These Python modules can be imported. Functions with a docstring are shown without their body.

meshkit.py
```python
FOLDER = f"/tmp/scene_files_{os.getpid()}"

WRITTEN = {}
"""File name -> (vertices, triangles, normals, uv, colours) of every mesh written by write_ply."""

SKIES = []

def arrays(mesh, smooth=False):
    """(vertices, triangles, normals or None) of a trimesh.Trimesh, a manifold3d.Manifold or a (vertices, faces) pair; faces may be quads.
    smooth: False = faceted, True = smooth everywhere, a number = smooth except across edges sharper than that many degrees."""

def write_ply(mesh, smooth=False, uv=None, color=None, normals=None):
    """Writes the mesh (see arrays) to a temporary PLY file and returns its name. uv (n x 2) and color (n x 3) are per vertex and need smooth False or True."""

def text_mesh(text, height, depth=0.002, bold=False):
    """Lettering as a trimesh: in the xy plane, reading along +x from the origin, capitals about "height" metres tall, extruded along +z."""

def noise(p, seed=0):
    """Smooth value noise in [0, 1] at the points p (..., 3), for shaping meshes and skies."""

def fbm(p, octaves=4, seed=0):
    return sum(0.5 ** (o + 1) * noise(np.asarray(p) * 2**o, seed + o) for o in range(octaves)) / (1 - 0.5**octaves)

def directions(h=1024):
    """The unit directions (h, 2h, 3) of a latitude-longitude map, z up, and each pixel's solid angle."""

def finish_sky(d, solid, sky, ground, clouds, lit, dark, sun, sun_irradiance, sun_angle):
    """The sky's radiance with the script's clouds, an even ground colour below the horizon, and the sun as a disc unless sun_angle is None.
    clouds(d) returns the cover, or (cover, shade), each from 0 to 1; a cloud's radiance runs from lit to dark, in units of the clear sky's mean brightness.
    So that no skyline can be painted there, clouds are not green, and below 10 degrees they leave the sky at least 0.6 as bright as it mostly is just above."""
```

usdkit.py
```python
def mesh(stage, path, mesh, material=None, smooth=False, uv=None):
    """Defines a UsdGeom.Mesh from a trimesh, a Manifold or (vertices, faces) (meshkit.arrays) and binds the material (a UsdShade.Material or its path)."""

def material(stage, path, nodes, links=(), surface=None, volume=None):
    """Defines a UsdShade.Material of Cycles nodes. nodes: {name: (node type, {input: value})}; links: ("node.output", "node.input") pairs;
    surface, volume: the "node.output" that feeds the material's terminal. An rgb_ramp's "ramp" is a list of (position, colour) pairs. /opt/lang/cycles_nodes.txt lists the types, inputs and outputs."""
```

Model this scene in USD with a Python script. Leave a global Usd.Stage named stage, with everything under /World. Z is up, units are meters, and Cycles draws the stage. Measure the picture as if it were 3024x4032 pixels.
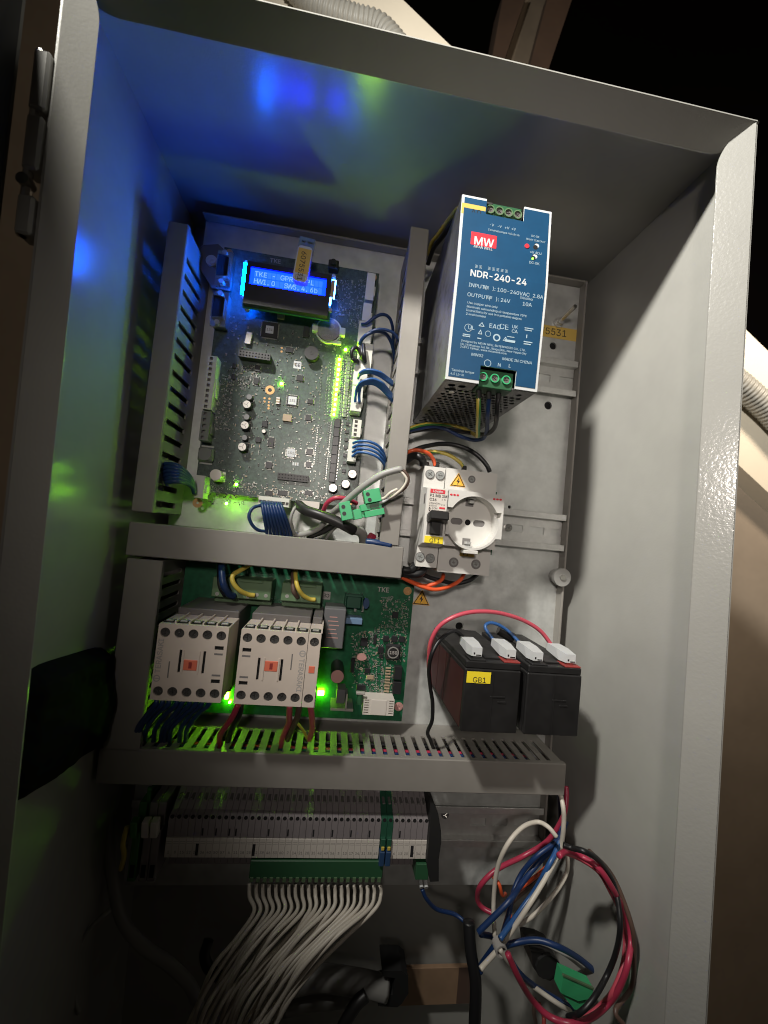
import math, random
import numpy as np
import trimesh, usdkit, meshkit
from shapely.geometry import Polygon, Point, box as sbox
from shapely import affinity
from shapely.ops import unary_union
from pxr import Usd, UsdGeom, UsdLux, UsdShade, Gf, Sdf

stage = Usd.Stage.CreateInMemory()
UsdGeom.SetStageUpAxis(stage, 'Z'); UsdGeom.SetStageMetersPerUnit(stage, 1.0)
UsdGeom.Xform.Define(stage, '/World'); UsdGeom.Scope.Define(stage, '/World/Looks')
rng = np.random.default_rng(7)
DOOR_ANGLE = 101.0
# ------------------------------------------------------------------ camera
# Lengths are millimetres from here on: x right, y into the cabinet (0 = front of the mounting plate), z up.
OFF = np.array([0, 0, 1200.0])          # the cabinet hangs on a wall, its middle about 1.2 m up
FPX, CAM = 1600.3, np.array([-70.05, -373.58, -15.73])
ROT = np.array([[0.98801, -0.11883, 0.09838], [0.10354, 0.03691, -0.99394], [0.11448, 0.99223, 0.04877]])
u_, _, vt_ = np.linalg.svd(ROT); ROT = u_ @ vt_
cam = UsdGeom.Camera.Define(stage, '/World/camera')
cm = np.eye(4); cm[:3, :3] = np.stack([ROT[0], -ROT[1], -ROT[2]]); cm[3, :3] = (CAM + OFF) / 1000
cam.AddTransformOp().Set(Gf.Matrix4d(cm.tolist()))
cam.CreateHorizontalApertureAttr(36.0); cam.CreateVerticalApertureAttr(48.0)
cam.CreateFocalLengthAttr(36.0 * FPX / 3024); cam.CreateClippingRangeAttr(Gf.Vec2f(0.01, 50))
cam.CreateFStopAttr(11.0); cam.CreateFocusDistanceAttr(0.315)
cam.CreateExposureAttr(0.0)
# ------------------------------------------------------------------ lights
def lookat(prim, p, target):
    p, t = (np.array(p, float) + OFF) / 1000, (np.array(target, float) + OFF) / 1000
    z = (p - t) / np.linalg.norm(p - t); x = np.cross([0, 0, 1], z); x /= np.linalg.norm(x); y = np.cross(z, x)
    m = np.eye(4); m[:3, :3] = np.stack([x, y, z]); m[3, :3] = p
    prim.AddTransformOp().Set(Gf.Matrix4d(m.tolist()))
key = UsdLux.SphereLight.Define(stage, '/World/torch')      # the hand lamp that lights the cabinet from the upper left
lookat(key, (-420, -560, 640), (300, 100, 440))
key.CreateRadiusAttr(0.03); key.CreateIntensityAttr(2350.0); key.CreateColorAttr(Gf.Vec3f(1.0, 0.97, 0.90))
front = UsdLux.SphereLight.Define(stage, '/World/front_lamp')   # the dimmer lamp held beside the photographer
lookat(front, (-130, -720, 140), (66, -40, 20)); front.CreateRadiusAttr(0.035); front.CreateIntensityAttr(145.0); front.CreateColorAttr(Gf.Vec3f(1.0, 0.90, 0.82))
fs_ = UsdLux.ShapingAPI.Apply(front.GetPrim()); fs_.CreateShapingConeAngleAttr(29.0); fs_.CreateShapingConeSoftnessAttr(1.0)
room = UsdLux.SphereLight.Define(stage, '/World/added_wall_fill')     # added unseen fill that brightens the brown wall, behind the cabinet front
lookat(room, (760, -60, 520), (760, 300, 0)); room.CreateRadiusAttr(0.05); room.CreateIntensityAttr(140.0); room.CreateColorAttr(Gf.Vec3f(1.0, 0.85, 0.68))
sh = UsdLux.ShapingAPI.Apply(key.GetPrim()); sh.CreateShapingConeAngleAttr(53.0); sh.CreateShapingConeSoftnessAttr(1.0)
fill = UsdLux.DomeLight.Define(stage, '/World/room_glow')   # what little light the dark room gives back
usdkit.material(stage, '/World/Looks/room_glow', {'b': ('background_shader', {'color': (1.0, 0.80, 0.62), 'strength': 0.009})}, surface='b.background')
UsdShade.MaterialBindingAPI.Apply(fill.GetPrim()).Bind(UsdShade.Material.Get(stage, '/World/Looks/room_glow'))
# ------------------------------------------------------------------ unprojection of measured points
FR = dict(F=(0, 0, 1), Z1=(0, 0, .9644), Z2=(1500, 0, .9186), Z3=(700, 800, .6028), Z4=(700, 1400, .6028), Z5=(1500, 700, .5425),
          Z6=(1500, 1650, .5425), W1=(400, 2150, .7836), W2=(1600, 2300, .5425), W3=(400, 3000, .8439), W4=(1600, 3000, .8583),
          W5=(0, 600, .904), W6=(0, 2400, .7377), W7=(2000, 300, .949), K1=(1600, 1800, .3014), K2=(1900, 1900, .3014),
          K3=(2000, 1100, .3014), K4=(1500, 1300, .3617), K5=(1650, 2350, .4521), K6=(500, 800, .3165), K7=(400, 1700, .3617),
          K8=(1300, 800, .3165), J1=(900, 950, .3918), J2=(780, 1300, .2411), J3=(1130, 1300, .2411), J4=(780, 1650, .4220),
          J5=(580, 2350, .4220), J6=(1180, 2250, .3014), J7=(600, 3080, .4220), J8=(1200, 3080, .4220))
def at(fr, u, v, y):
    """The point at depth y on the line of sight through a measured point."""
    X, Y, k = FR[fr]
    d = ROT.T @ np.array([(X + u * k - 1512) / FPX, (Y + v * k - 2016) / FPX, 1.0])
    return CAM + d * (y - CAM[1]) / d[1]
def xz(fr, u, v, y):
    p = at(fr, u, v, y); return p[0], p[2]
# ------------------------------------------------------------------ materials
MATS = {}
def mat(name, color, rough=0.5, metal=0.0, var=0.0, vscale=60, bump=0.0, bscale=700, emit=0.0, emit_color=None, spec=0.5, rvar=0.0, coat=0.0):
    n = {'p': ('principled_bsdf', {'base_color': color, 'roughness': rough, 'metallic': metal, 'specular_ior_level': spec, 'coat_weight': coat})}
    l = []
    if emit: n['p'][1].update(emission_color=emit_color or color, emission_strength=emit)
    if var or bump or rvar: n['g'] = ('geometry', {})
    if var or rvar:
        n['n'] = ('noise_texture', {'scale': vscale, 'detail': 5, 'roughness': 0.65}); l.append(('g.position', 'n.vector'))
    if var:
        c = np.array(color)
        n['r'] = ('rgb_ramp', {'ramp': [(0.3, tuple(c * (1 - var))), (0.7, tuple(np.minimum(c * (1 + var), 1)))]})
        l += [('n.fac', 'r.fac'), ('r.color', 'p.base_color')]
    if rvar:
        n['m'] = ('map_range', {'from_min': 0.3, 'from_max': 0.7, 'to_min': rough - rvar, 'to_max': rough + rvar})
        l += [('n.fac', 'm.value'), ('m.result', 'p.roughness')]
    if bump:
        n['bn'] = ('noise_texture', {'scale': bscale, 'detail': 2}); n['b'] = ('bump', {'strength': bump, 'distance': 0.0004})
        l += [('g.position', 'bn.vector'), ('bn.fac', 'b.height'), ('b.normal', 'p.normal')]
    MATS[name] = usdkit.material(stage, '/World/Looks/' + name, n, l, surface='p.BSDF'); return MATS[name]
mat('powder_coat', (0.34, 0.335, 0.31), 0.21, var=0.06, vscale=12, rvar=0.03, bump=0.16, bscale=700, spec=0.55)
mat('rim_coat', (0.34, 0.333, 0.305), 0.24, var=0.03, vscale=25, bump=0.17, bscale=600, spec=0.6)
mat('rim_glint', (0.28, 0.275, 0.255), 0.17, var=0.03, vscale=25, bump=0.32, bscale=520, spec=0.7)
mat('duct_grey', (0.235, 0.22, 0.198), 0.5, var=0.05, vscale=40, bump=0.06, bscale=400, rvar=0.08)
mat('galvanised', (0.60, 0.61, 0.59), 0.5, metal=0.55, var=0.16, vscale=55, bump=0.08, bscale=250, rvar=0.12)
mat('zinc', (0.60, 0.60, 0.58), 0.42, metal=0.6, var=0.08, vscale=200)
mat('steel', (0.62, 0.61, 0.58), 0.25, metal=1.0, var=0.1, vscale=300)
mat('psu_metal', (0.21, 0.207, 0.205), 0.36, metal=0.85, var=0.10, vscale=60, rvar=0.08)
mat('psu_blue', (0.004, 0.052, 0.125), 0.5, var=0.08, vscale=80)
mat('print_white', (0.55, 0.565, 0.565), 0.5)
mat('print_fade', (0.34, 0.44, 0.50), 0.5)
mat('print_black', (0.02, 0.02, 0.022), 0.5)
mat('print_grey', (0.17, 0.16, 0.155), 0.5)
mat('print_pale', (0.36, 0.34, 0.32), 0.5)
mat('logo_red', (0.62, 0.035, 0.05), 0.45)
mat('white_plastic', (0.60, 0.585, 0.55), 0.38, var=0.03, vscale=50, bump=0.04, bscale=900)
mat('contactor_plastic', (0.60, 0.52, 0.45), 0.45, var=0.04, vscale=70, bump=0.05, bscale=900)
mat('grey_plastic', (0.12, 0.11, 0.105), 0.45, var=0.05)
mat('terminal_grey', (0.23, 0.205, 0.21), 0.45, var=0.06, vscale=120)
mat('marker_white', (0.62, 0.575, 0.52), 0.5)
mat('black_plastic', (0.018, 0.017, 0.017), 0.4, var=0.2, vscale=80)
mat('black_matt', (0.013, 0.013, 0.013), 0.65)
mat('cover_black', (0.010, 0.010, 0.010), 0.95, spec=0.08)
mat('hole_black', (0.006, 0.006, 0.006), 0.9)
mat('battery_black', (0.011, 0.0105, 0.0105), 0.5, bump=0.1, bscale=500, rvar=0.1)
mat('battery_red', (0.045, 0.009, 0.009), 0.45, var=0.2, vscale=60)
mat('terminal_red', (0.28, 0.04, 0.035), 0.45)
mat('yellow_tag', (0.86, 0.68, 0.03), 0.45)
mat('ochre_tag', (0.62, 0.42, 0.10), 0.45)
mat('warning_orange', (0.85, 0.46, 0.06), 0.4)
mat('pcb_main', (0.055, 0.080, 0.066), 0.35, var=0.45, vscale=420, bump=0.1, bscale=900)
mat('pcb_green', (0.012, 0.10, 0.045), 0.35, var=0.3, vscale=260, bump=0.06, bscale=900)
mat('pcb_earth', (0.02, 0.085, 0.05), 0.4)
mat('solder', (0.46, 0.455, 0.42), 0.3, metal=0.5)
mat('smd_dark', (0.02, 0.02, 0.022), 0.35)
mat('smd_tan', (0.36, 0.27, 0.18), 0.4)
mat('smd_grey', (0.16, 0.17, 0.15), 0.4)
mat('copper', (0.62, 0.36, 0.16), 0.35, metal=0.6)
mat('cap_top', (0.66, 0.62, 0.57), 0.32, metal=0.5)
mat('cap_grey', (0.16, 0.16, 0.16), 0.4, metal=0.5)
mat('cap_pink', (0.55, 0.30, 0.27), 0.4, metal=0.2)
mat('coin_metal', (0.30, 0.28, 0.27), 0.35, metal=0.8, var=0.15, vscale=400)
mat('cream_plastic', (0.60, 0.60, 0.53), 0.4)
mat('plug_green', (0.045, 0.40, 0.16), 0.4)
mat('plug_green_dim', (0.028, 0.10, 0.045), 0.4)
mat('plug_sage', (0.10, 0.17, 0.085), 0.45)
mat('blue_part', (0.025, 0.06, 0.14), 0.4)
mat('film_blue', (0.13, 0.21, 0.33), 0.4)
mat('red_button', (0.70, 0.17, 0.10), 0.4)
mat('relay_grey', (0.13, 0.13, 0.135), 0.35)
mat('wire_blue', (0.025, 0.09, 0.26), 0.35)
mat('wire_navy', (0.010, 0.032, 0.11), 0.4)
mat('wire_black', (0.012, 0.012, 0.013), 0.4)
mat('wire_red', (0.40, 0.035, 0.075), 0.35)
mat('wire_pink', (0.55, 0.08, 0.115), 0.35)
mat('wire_orange', (0.70, 0.10, 0.03), 0.35)
mat('wire_white', (0.62, 0.57, 0.49), 0.42)
mat('wire_yellow', (0.55, 0.43, 0.07), 0.4)
mat('wire_green', (0.05, 0.20, 0.04), 0.4)
mat('cable_grey', (0.30, 0.295, 0.28), 0.45)
mat('cable_brown', (0.10, 0.06, 0.045), 0.45)
mat('cardboard', (0.30, 0.19, 0.115), 0.7, var=0.1)
mat('beige_paint', (0.68, 0.61, 0.49), 0.6, var=0.04, vscale=10)
mat('room_brown', (0.30, 0.24, 0.18), 0.8, var=0.12, vscale=8)
mat('attic_dark', (0.012, 0.006, 0.005), 0.9)
mat('rafter_wood', (0.035, 0.018, 0.009), 0.7, var=0.2, vscale=14)
mat('conduit_grey', (0.27, 0.26, 0.23), 0.45)
mat('lcd_blue', (0.0, 0.02, 0.2), 0.3, emit=40, emit_color=(0.0002, 0.0034, 1.0))
mat('lcd_cell', (0.0, 0.03, 0.25), 0.3, emit=40, emit_color=(0.0009, 0.0055, 1.0))
mat('lcd_text', (0.1, 0.2, 0.5), 0.3, emit=40, emit_color=(0.006, 0.013, 1.0))
mat('lcd_edge', (0.1, 0.3, 0.5), 0.3, emit=420, emit_color=(0.0, 0.05, 0.5))
mat('lcd_spill', (0.2, 0.4, 0.7), 0.3, emit=45, emit_color=(0.03, 0.16, 1.0))
mat('led_green', (0.3, 0.8, 0.1), 0.3, emit=430.0, emit_color=(0.42, 1.0, 0.015))
mat('led_green_strong', (0.3, 0.8, 0.1), 0.3, emit=260.0, emit_color=(0.30, 1.0, 0.01))
mat('led_green_low', (0.3, 0.8, 0.1), 0.3, emit=130.0, emit_color=(0.30, 1.0, 0.01))
mat('pale_board', (0.10, 0.075, 0.05), 0.7, var=0.15, vscale=14)
mat('screw_dark', (0.09, 0.088, 0.085), 0.3, metal=0.4, var=0.25, vscale=500)
mat('led_dim', (0.2, 0.8, 0.1), 0.3, emit=2.5, emit_color=(0.22, 1.0, 0.05))
mat('led_red', (0.7, 0.05, 0.12), 0.4)
mat('clear_plastic', (0.55, 0.57, 0.66), 0.25, spec=0.6)
mat('screw_grey', (0.30, 0.31, 0.30), 0.35, metal=0.2, var=0.2, vscale=500)
# ------------------------------------------------------------------ objects
taken = {}
def unique(parent, name):
    k = (parent, name); n = taken.get(k, -1) + 1; taken[k] = n
    return f'{parent}/{name}' + (f'_{n:03d}' if n else '')
def setd(p, label=None, cat=None, group=None, kind=None):
    for k, v in (('label', label), ('category', cat), ('group', group), ('kind', kind)):
        if v: p.SetCustomDataByKey(k, v)
def cat_(ms):
    ms = [m for m in ms if m is not None]
    return trimesh.util.concatenate(ms) if len(ms) > 1 else ms[0]
class Thing:
    def __init__(s, name, label, cat, group=None, base=(0, 0, 0), kind=None):
        s.path = unique('/World', name); s.base = (np.array(base, float) + OFF) / 1000
        x = UsdGeom.Xform.Define(stage, s.path); x.AddTranslateOp().Set(Gf.Vec3d(*s.base)); setd(x.GetPrim(), label, cat, group, kind)
    def part(s, name, m, material, parent=None, label=None, smooth=False, kind=None):
        m = cat_(m) if isinstance(m, list) else m
        p = unique(parent or s.path, name)
        v = (np.asarray(m.vertices) + OFF) / 1000 - s.base
        g = usdkit.mesh(stage, p, (v, np.asarray(m.faces)), MATS[material], smooth=smooth)
        setd(g.GetPrim(), label, None, None, kind); return p
def obj(name, m, material, label=None, cat=None, group=None, kind=None, smooth=False):
    m = cat_(m) if isinstance(m, list) else m
    p = unique('/World', name)
    g = usdkit.mesh(stage, p, ((np.asarray(m.vertices) + OFF) / 1000, np.asarray(m.faces)), MATS[material], smooth=smooth)
    setd(g.GetPrim(), label, cat, group, kind); return p
# ------------------------------------------------------------------ shapes
def box(x0, x1, y0, y1, z0, z1, b=0.0):
    x0, x1 = sorted((x0, x1)); y0, y1 = sorted((y0, y1)); z0, z1 = sorted((z0, z1))
    if not b:
        return trimesh.creation.box(bounds=[[x0, y0, z0], [x1, y1, z1]])
    b = min(b, (x1 - x0) * .45, (y1 - y0) * .45, (z1 - z0) * .45)
    P = []
    for X, sx in ((x0, 1), (x1, -1)):
        for Y, sy in ((y0, 1), (y1, -1)):
            for Z, sz in ((z0, 1), (z1, -1)):
                P += [(X, Y + sy * b, Z + sz * b), (X + sx * b, Y, Z + sz * b), (X + sx * b, Y + sy * b, Z)]
    return trimesh.convex.convex_hull(np.array(P))
def cbox(c, w, d, h, b=0.0):
    """A box whose front (viewer side) face is centred on c, d deep."""
    return box(c[0] - w / 2, c[0] + w / 2, c[1], c[1] + d, c[2] - h / 2, c[2] + h / 2, b)
def front(m, yback):
    """Shapes drawn in (x, z) and extruded towards the viewer from yback."""
    v = np.asarray(m.vertices); m = m.copy(); m.vertices = np.stack([v[:, 0], yback - v[:, 2], v[:, 1]], 1); return m
def plate(poly, y0, y1):
    """An (x, z) outline between the depths y0 (front) and y1 (back)."""
    gs = getattr(poly, 'geoms', [poly])
    return cat_([front(trimesh.creation.extrude_polygon(g, abs(y1 - y0), engine='earcut'), max(y0, y1)) for g in gs if g.area > 1e-6])
def cyl(c, r, d, n=20, r2=None):
    """A disc facing the viewer: front centre c, d deep; r2 = radius at the back."""
    a = np.linspace(0, 2 * np.pi, n, endpoint=False); r2 = r if r2 is None else r2
    f_ = np.stack([c[0] + r * np.cos(a), np.full(n, c[1]), c[2] + r * np.sin(a)], 1)
    k_ = np.stack([c[0] + r2 * np.cos(a), np.full(n, c[1] + d), c[2] + r2 * np.sin(a)], 1)
    return trimesh.convex.convex_hull(np.vstack([f_, k_]))
def ring(c, ro, ri, d, n=28):
    return plate(Point(c[0], c[2]).buffer(ro, n // 4).difference(Point(c[0], c[2]).buffer(ri, n // 4)), c[1], c[1] + d)
def rot_y(m, c, deg):
    """Turns a mesh in the picture plane about c."""
    m = m.copy(); m.apply_transform(trimesh.transformations.rotation_matrix(math.radians(deg), (0, -1, 0), c)); return m
def rot(m, c, axis, deg):
    m = m.copy(); m.apply_transform(trimesh.transformations.rotation_matrix(math.radians(deg), axis, c)); return m
def text(s, p, h, deg=0, bold=False, depth=0.12, center=False):
    """Lettering lying on a surface that faces the viewer: p = start of the baseline on that surface."""
    m = meshkit.text_mesh(s, h, depth, bold); v = np.asarray(m.vertices)
    w = v[:, 0].max()
    if center: v = v - [w / 2, h / 2, 0]
    m.vertices = np.stack([v[:, 0] + p[0], p[1] - v[:, 2], v[:, 1] + p[2]], 1)
    return rot_y(m, p, deg) if deg else m
def spline(pts, n=8):
    P = np.asarray(pts, float)
    if len(P) < 3: return np.linspace(P[0], P[-1], n + 1)
    Q = np.vstack([2 * P[0] - P[1], P, 2 * P[-1] - P[-2]]); out = []
    for i in range(1, len(Q) - 2):
        a, b, c, d = Q[i - 1:i + 3]
        for t in np.linspace(0, 1, n, endpoint=False):
            out.append(.5 * (2 * b + (c - a) * t + (2 * a - 5 * b + 4 * c - d) * t * t + (3 * b - a - 3 * c + d) * t ** 3))
    return np.vstack([out, P[-1]])
def tube(pts, r, k=8, n=8, smooth=True, rad=None):
    P = spline(pts, n) if smooth else np.asarray(pts, float)
    T = np.gradient(P, axis=0); T /= np.linalg.norm(T, axis=1, keepdims=True) + 1e-9
    N = np.zeros_like(P); ref = np.array([0.31, 0.2, 0.93])
    nrm = ref - T[0] * (ref @ T[0]); nrm /= np.linalg.norm(nrm)
    for i in range(len(P)):
        nrm = nrm - T[i] * (nrm @ T[i]); nrm /= np.linalg.norm(nrm) + 1e-9; N[i] = nrm
    B = np.cross(T, N); a = np.linspace(0, 2 * np.pi, k, endpoint=False)
    R = np.full(len(P), r) if rad is None else rad(np.linspace(0, 1, len(P)), P)
    V = (P[:, None] + R[:, None, None] * (np.cos(a)[None, :, None] * N[:, None] + np.sin(a)[None, :, None] * B[:, None])).reshape(-1, 3)
    F = []
    for i in range(len(P) - 1):
        for j in range(k):
            q, w = i * k + j, i * k + (j + 1) % k
            F += [(q, w, q + k), (w, w + k, q + k)]
    n0 = len(V); V = np.vstack([V, P[:1], P[-1:]])
    for j in range(k):
        F += [(n0, (j + 1) % k, j), (n0 + 1, n0 - k + j, n0 - k + (j + 1) % k)]
    return trimesh.Trimesh(V, F, process=False)
def path(fr, pts):
    return [at(fr, *p) for p in pts]
def wire(fr, pts, r, material, label, group=None, cat='wire', name='wire'):
    return obj(name, tube(path(fr, pts) if fr else pts, r, k=9), material, label, cat, group, smooth=True)
def screw(c, r, slot=True, deg=30):
    """A pan-head screw facing the viewer with a cross recess."""
    s = Point(c[0], c[2]).buffer(r, 6)
    cr = affinity.rotate(sbox(c[0] - r * .6, c[2] - r * .13, c[0] + r * .6, c[2] + r * .13).union(sbox(c[0] - r * .13, c[2] - r * .6, c[0] + r * .13, c[2] + r * .6)), deg)
    return cat_([plate(s.difference(cr), c[1], c[1] + r * .45), cyl((c[0], c[1] + r * .3, c[2]), r * .97, r * .5, 18)])
def fr_rect(fr, u0, v0, u1, v1, y):
    a, b = at(fr, u0, v0, y), at(fr, u1, v1, y)
    return min(a[0], b[0]), max(a[0], b[0]), min(a[2], b[2]), max(a[2], b[2])


# ================================================================== THE CABINET
XL, XR, ZT, ZB, YF, YB = -229.0, 165.0, 263.5, -537.0, -160.0, 32.0
cab = Thing('cabinet', 'light grey powder coated steel control cabinet standing open around all the equipment', 'cabinet', base=(-32, YB, ZB))
t = 1.6
def lean(m):
    """The left side leans out a little towards the top."""
    m = m.copy(); v = np.asarray(m.vertices).copy(); v[:, 0] -= .03 * v[:, 2]; m.vertices = v; return m
XT = XL - .03 * ZT
cab.part('back_panel', box(XT, XR, YB, YB + t, ZB, ZT), 'powder_coat')
cab.part('left_side_panel', lean(box(XL, XL + t, YF + 2, YB - .2, ZB, ZT)), 'powder_coat')
cab.part('right_side_panel', box(XR - t, XR, YF + 2, YB - .2, ZB, ZT), 'powder_coat')
cab.part('top_panel', box(XT + t + .1, XR - t - .1, YF + 2, YB - .2, ZT - t, ZT), 'powder_coat')
cab.part('bottom_panel', box(XL + t + .1, XR - t - .1, YF + 2, YB - .2, ZB, ZB + t), 'powder_coat')
def profile_bar(p0, p1, inward, wid, taper0, taper1, slope=.8):
    """A folded rim: rounded outer edge, then a flange of width wid running inwards; its ends are cut back in a curve."""
    p0, p1, inw = np.array(p0, float), np.array(p1, float), np.array(inward, float)
    L = np.linalg.norm(p1 - p0); d = (p1 - p0) / L; S = []
    nst = 41
    s = np.concatenate([np.linspace(0, 40, 14)[:-1], np.linspace(40, L - 40, nst), np.linspace(L - 40, L, 14)[1:]])
    V = []
    R = 5.0
    for q in s:
        w = wid
        if taper0 and q < 22: w = R + 3 + (wid - R - 3) * math.sin(min(q / 22, 1) * math.pi / 2) ** 0.9
        if taper1 and L - q < 22: w = R + 3 + (wid - R - 3) * math.sin(min((L - q) / 22, 1) * math.pi / 2) ** 0.9
        w = max(w, 5.0); e = slope * w
        sec = [(0, 6.0), (0, 2.6)] + [(R - R * math.cos(a), R - R * math.sin(a)) for a in np.linspace(0.25, .95, 5)] + [(w - .4, e - .4), (w, e), (w, e + .8), (w - 1.4, e + 1.2), (4.0, 5.4), (2.0, 7.0)]
        for i_, y_ in sec: V.append(p0 + d * q + inw * i_ + np.array([0, y_, 0]))
    k = len(sec); F = []
    for i in range(len(s) - 1):
        for j in range(k):
            a, b = i * k + j, i * k + (j + 1) % k
            F += [(a, b, a + k), (b, b + k, a + k)]
    m = trimesh.Trimesh(V, F, process=False); trimesh.repair.fix_normals(m); return m
cab.part('rim_flange', profile_bar((XT, YF, ZT), (XR, YF, ZT), (0, 0, -1), 14, True, True, 1.05), 'rim_coat', smooth=35, label='top rim flange')
cab.part('rim_flange', profile_bar((XR, YF, ZT - 3), (XR, YF, ZB), (-1, 0, 0), 15.7, True, False), 'rim_glint', smooth=35, label='right rim flange with a glinting outer edge')
cab.part('rim_flange', lean(profile_bar((XL, YF, ZT - 3), (XL, YF, ZB), (1, 0, 0), 13.4, True, False)), 'rim_coat', smooth=35, label='left rim flange on the hinge side')
# hinge on the left rim
hz = [at('Z1', 190, 420, -162), at('Z1', 170, 590, -162), at('Z1', 150, 780, -162)]
hx = XL - 5
h1 = cab.part('hinge', [lean(q_) for q_ in (box(XL - 8, XL - .2, -161, -150, 176, 207, 1.2), box(XL - 8, XL - .2, -161, -150, 145, 173, 1.2))], 'powder_coat')
cab.part('hinge_pin', [lean(tube([(XL - 6, -158, 112), (XL - 6, -158, 208)], 2.2, smooth=False)), lean(cyl((XL - 6, -161.5, 139), 3.0, 6))], 'steel', parent=h1, smooth=40)
cab.part('hinge', [lean(box(XL - 8, XL - .2, -161, -150, 112, 132, 1.2))], 'powder_coat')
DA = math.radians(DOOR_ANGLE)
def door_pt(s_, off, z): return (XL - 16 + s_ * math.cos(DA) + off * math.sin(DA), -158 - s_ * math.sin(DA) + off * math.cos(DA), z)
dv = np.array([door_pt(s_, o, z) for s_ in (0, 400) for o in (0, -2) for z in (ZB, ZT)])
dr = cab.part('door', lean(trimesh.convex.convex_hull(dv)), 'powder_coat', label='opened door seen edge on at the far left')
dv = np.array([door_pt(s_, o, z) for s_ in (0, 2) for o in (0, -14) for z in (ZB, ZT)]); cab.part('door_edge', lean(trimesh.convex.convex_hull(dv)), 'powder_coat', parent=dr)
dv = np.array([door_pt(s_, o, z) for s_ in (4, 396) for o in (.1, 3) for z in (ZB + 5, ZT - 5)]); cab.part('door_lining', lean(trimesh.convex.convex_hull(dv)), 'black_matt', parent=dr)  # black sheet added so the door inside stays dark, standing in for shade

# ================================================================== MOUNTING PLATE
PX0, PX1, PZ0, PZ1 = -214.0, 150.0, -330.0, 249.0
mp = Thing('mounting_plate', 'galvanised steel mounting plate with folded edges carrying the rails and boards', 'mounting plate', base=(-32, 2, PZ0))
holes = [(xz('K3', 590, 870, 0), 3.6), (xz('K3', 525, 1648, 0), 3.9), (xz('K2', 352, 320, 0), 1.6), (xz('K5', 350, 255, 0), 3.6)]
sheet = sbox(PX0, PZ0, PX1 - .2, PZ1)
for c, r in holes: sheet = sheet.difference(Point(c).buffer(r, 8))
mp.part('sheet', plate(sheet, 0, 2), 'galvanised')
for c, r in holes: mp.part('drilled_hole', cyl((c[0], 2.5, c[1]), r + .8, 1), 'hole_black')
mp.part('edge_flange', box(PX1 - 2, PX1, -10, 1.5, PZ0, PZ1, .5), 'duct_grey', label='right folded edge')
mp.part('edge_flange', box(PX0, PX1 - 2.2, -10, -.2, PZ1 - 2, PZ1, .5), 'duct_grey', label='top folded edge')
kn = at('K2', 1045, 1240, -14)
kb = mp.part('edge_bumper', [cyl(kn, 8.4, 5, 28), cyl((kn[0], kn[1] + 5, kn[2]), 6.5, 8, 20)], 'cable_grey', smooth=35, label='round washer bumper on the right edge')
mp.part('bolt_head', cyl((kn[0], kn[1] - 1.6, kn[2]), 2.6, 3, 14, 3.2), 'steel', parent=kb, smooth=40)
sc = at('K3', 700, 530, -6)
se = at('K3', 880, 350, -28)
mp.part('stud', [tube([sc + [0, 5, 0], se], 1.9, 10, smooth=False)], 'steel', smooth=40, label='threaded stud near the top right corner')
mp.part('nut', [cyl((sc[0], -5.5, sc[2]), 4.1, 3.6, 6), cyl((sc[0], -1.8, sc[2]), 5.2, 1.6, 20)], 'zinc')
x0, x1, z0, z1 = fr_rect('K3', 250, 600, 895, 745, -.25)
z1 = at('K3', 690, 625, -.25)[2]; z0 = at('K3', 690, 780, -.25)[2]
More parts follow.
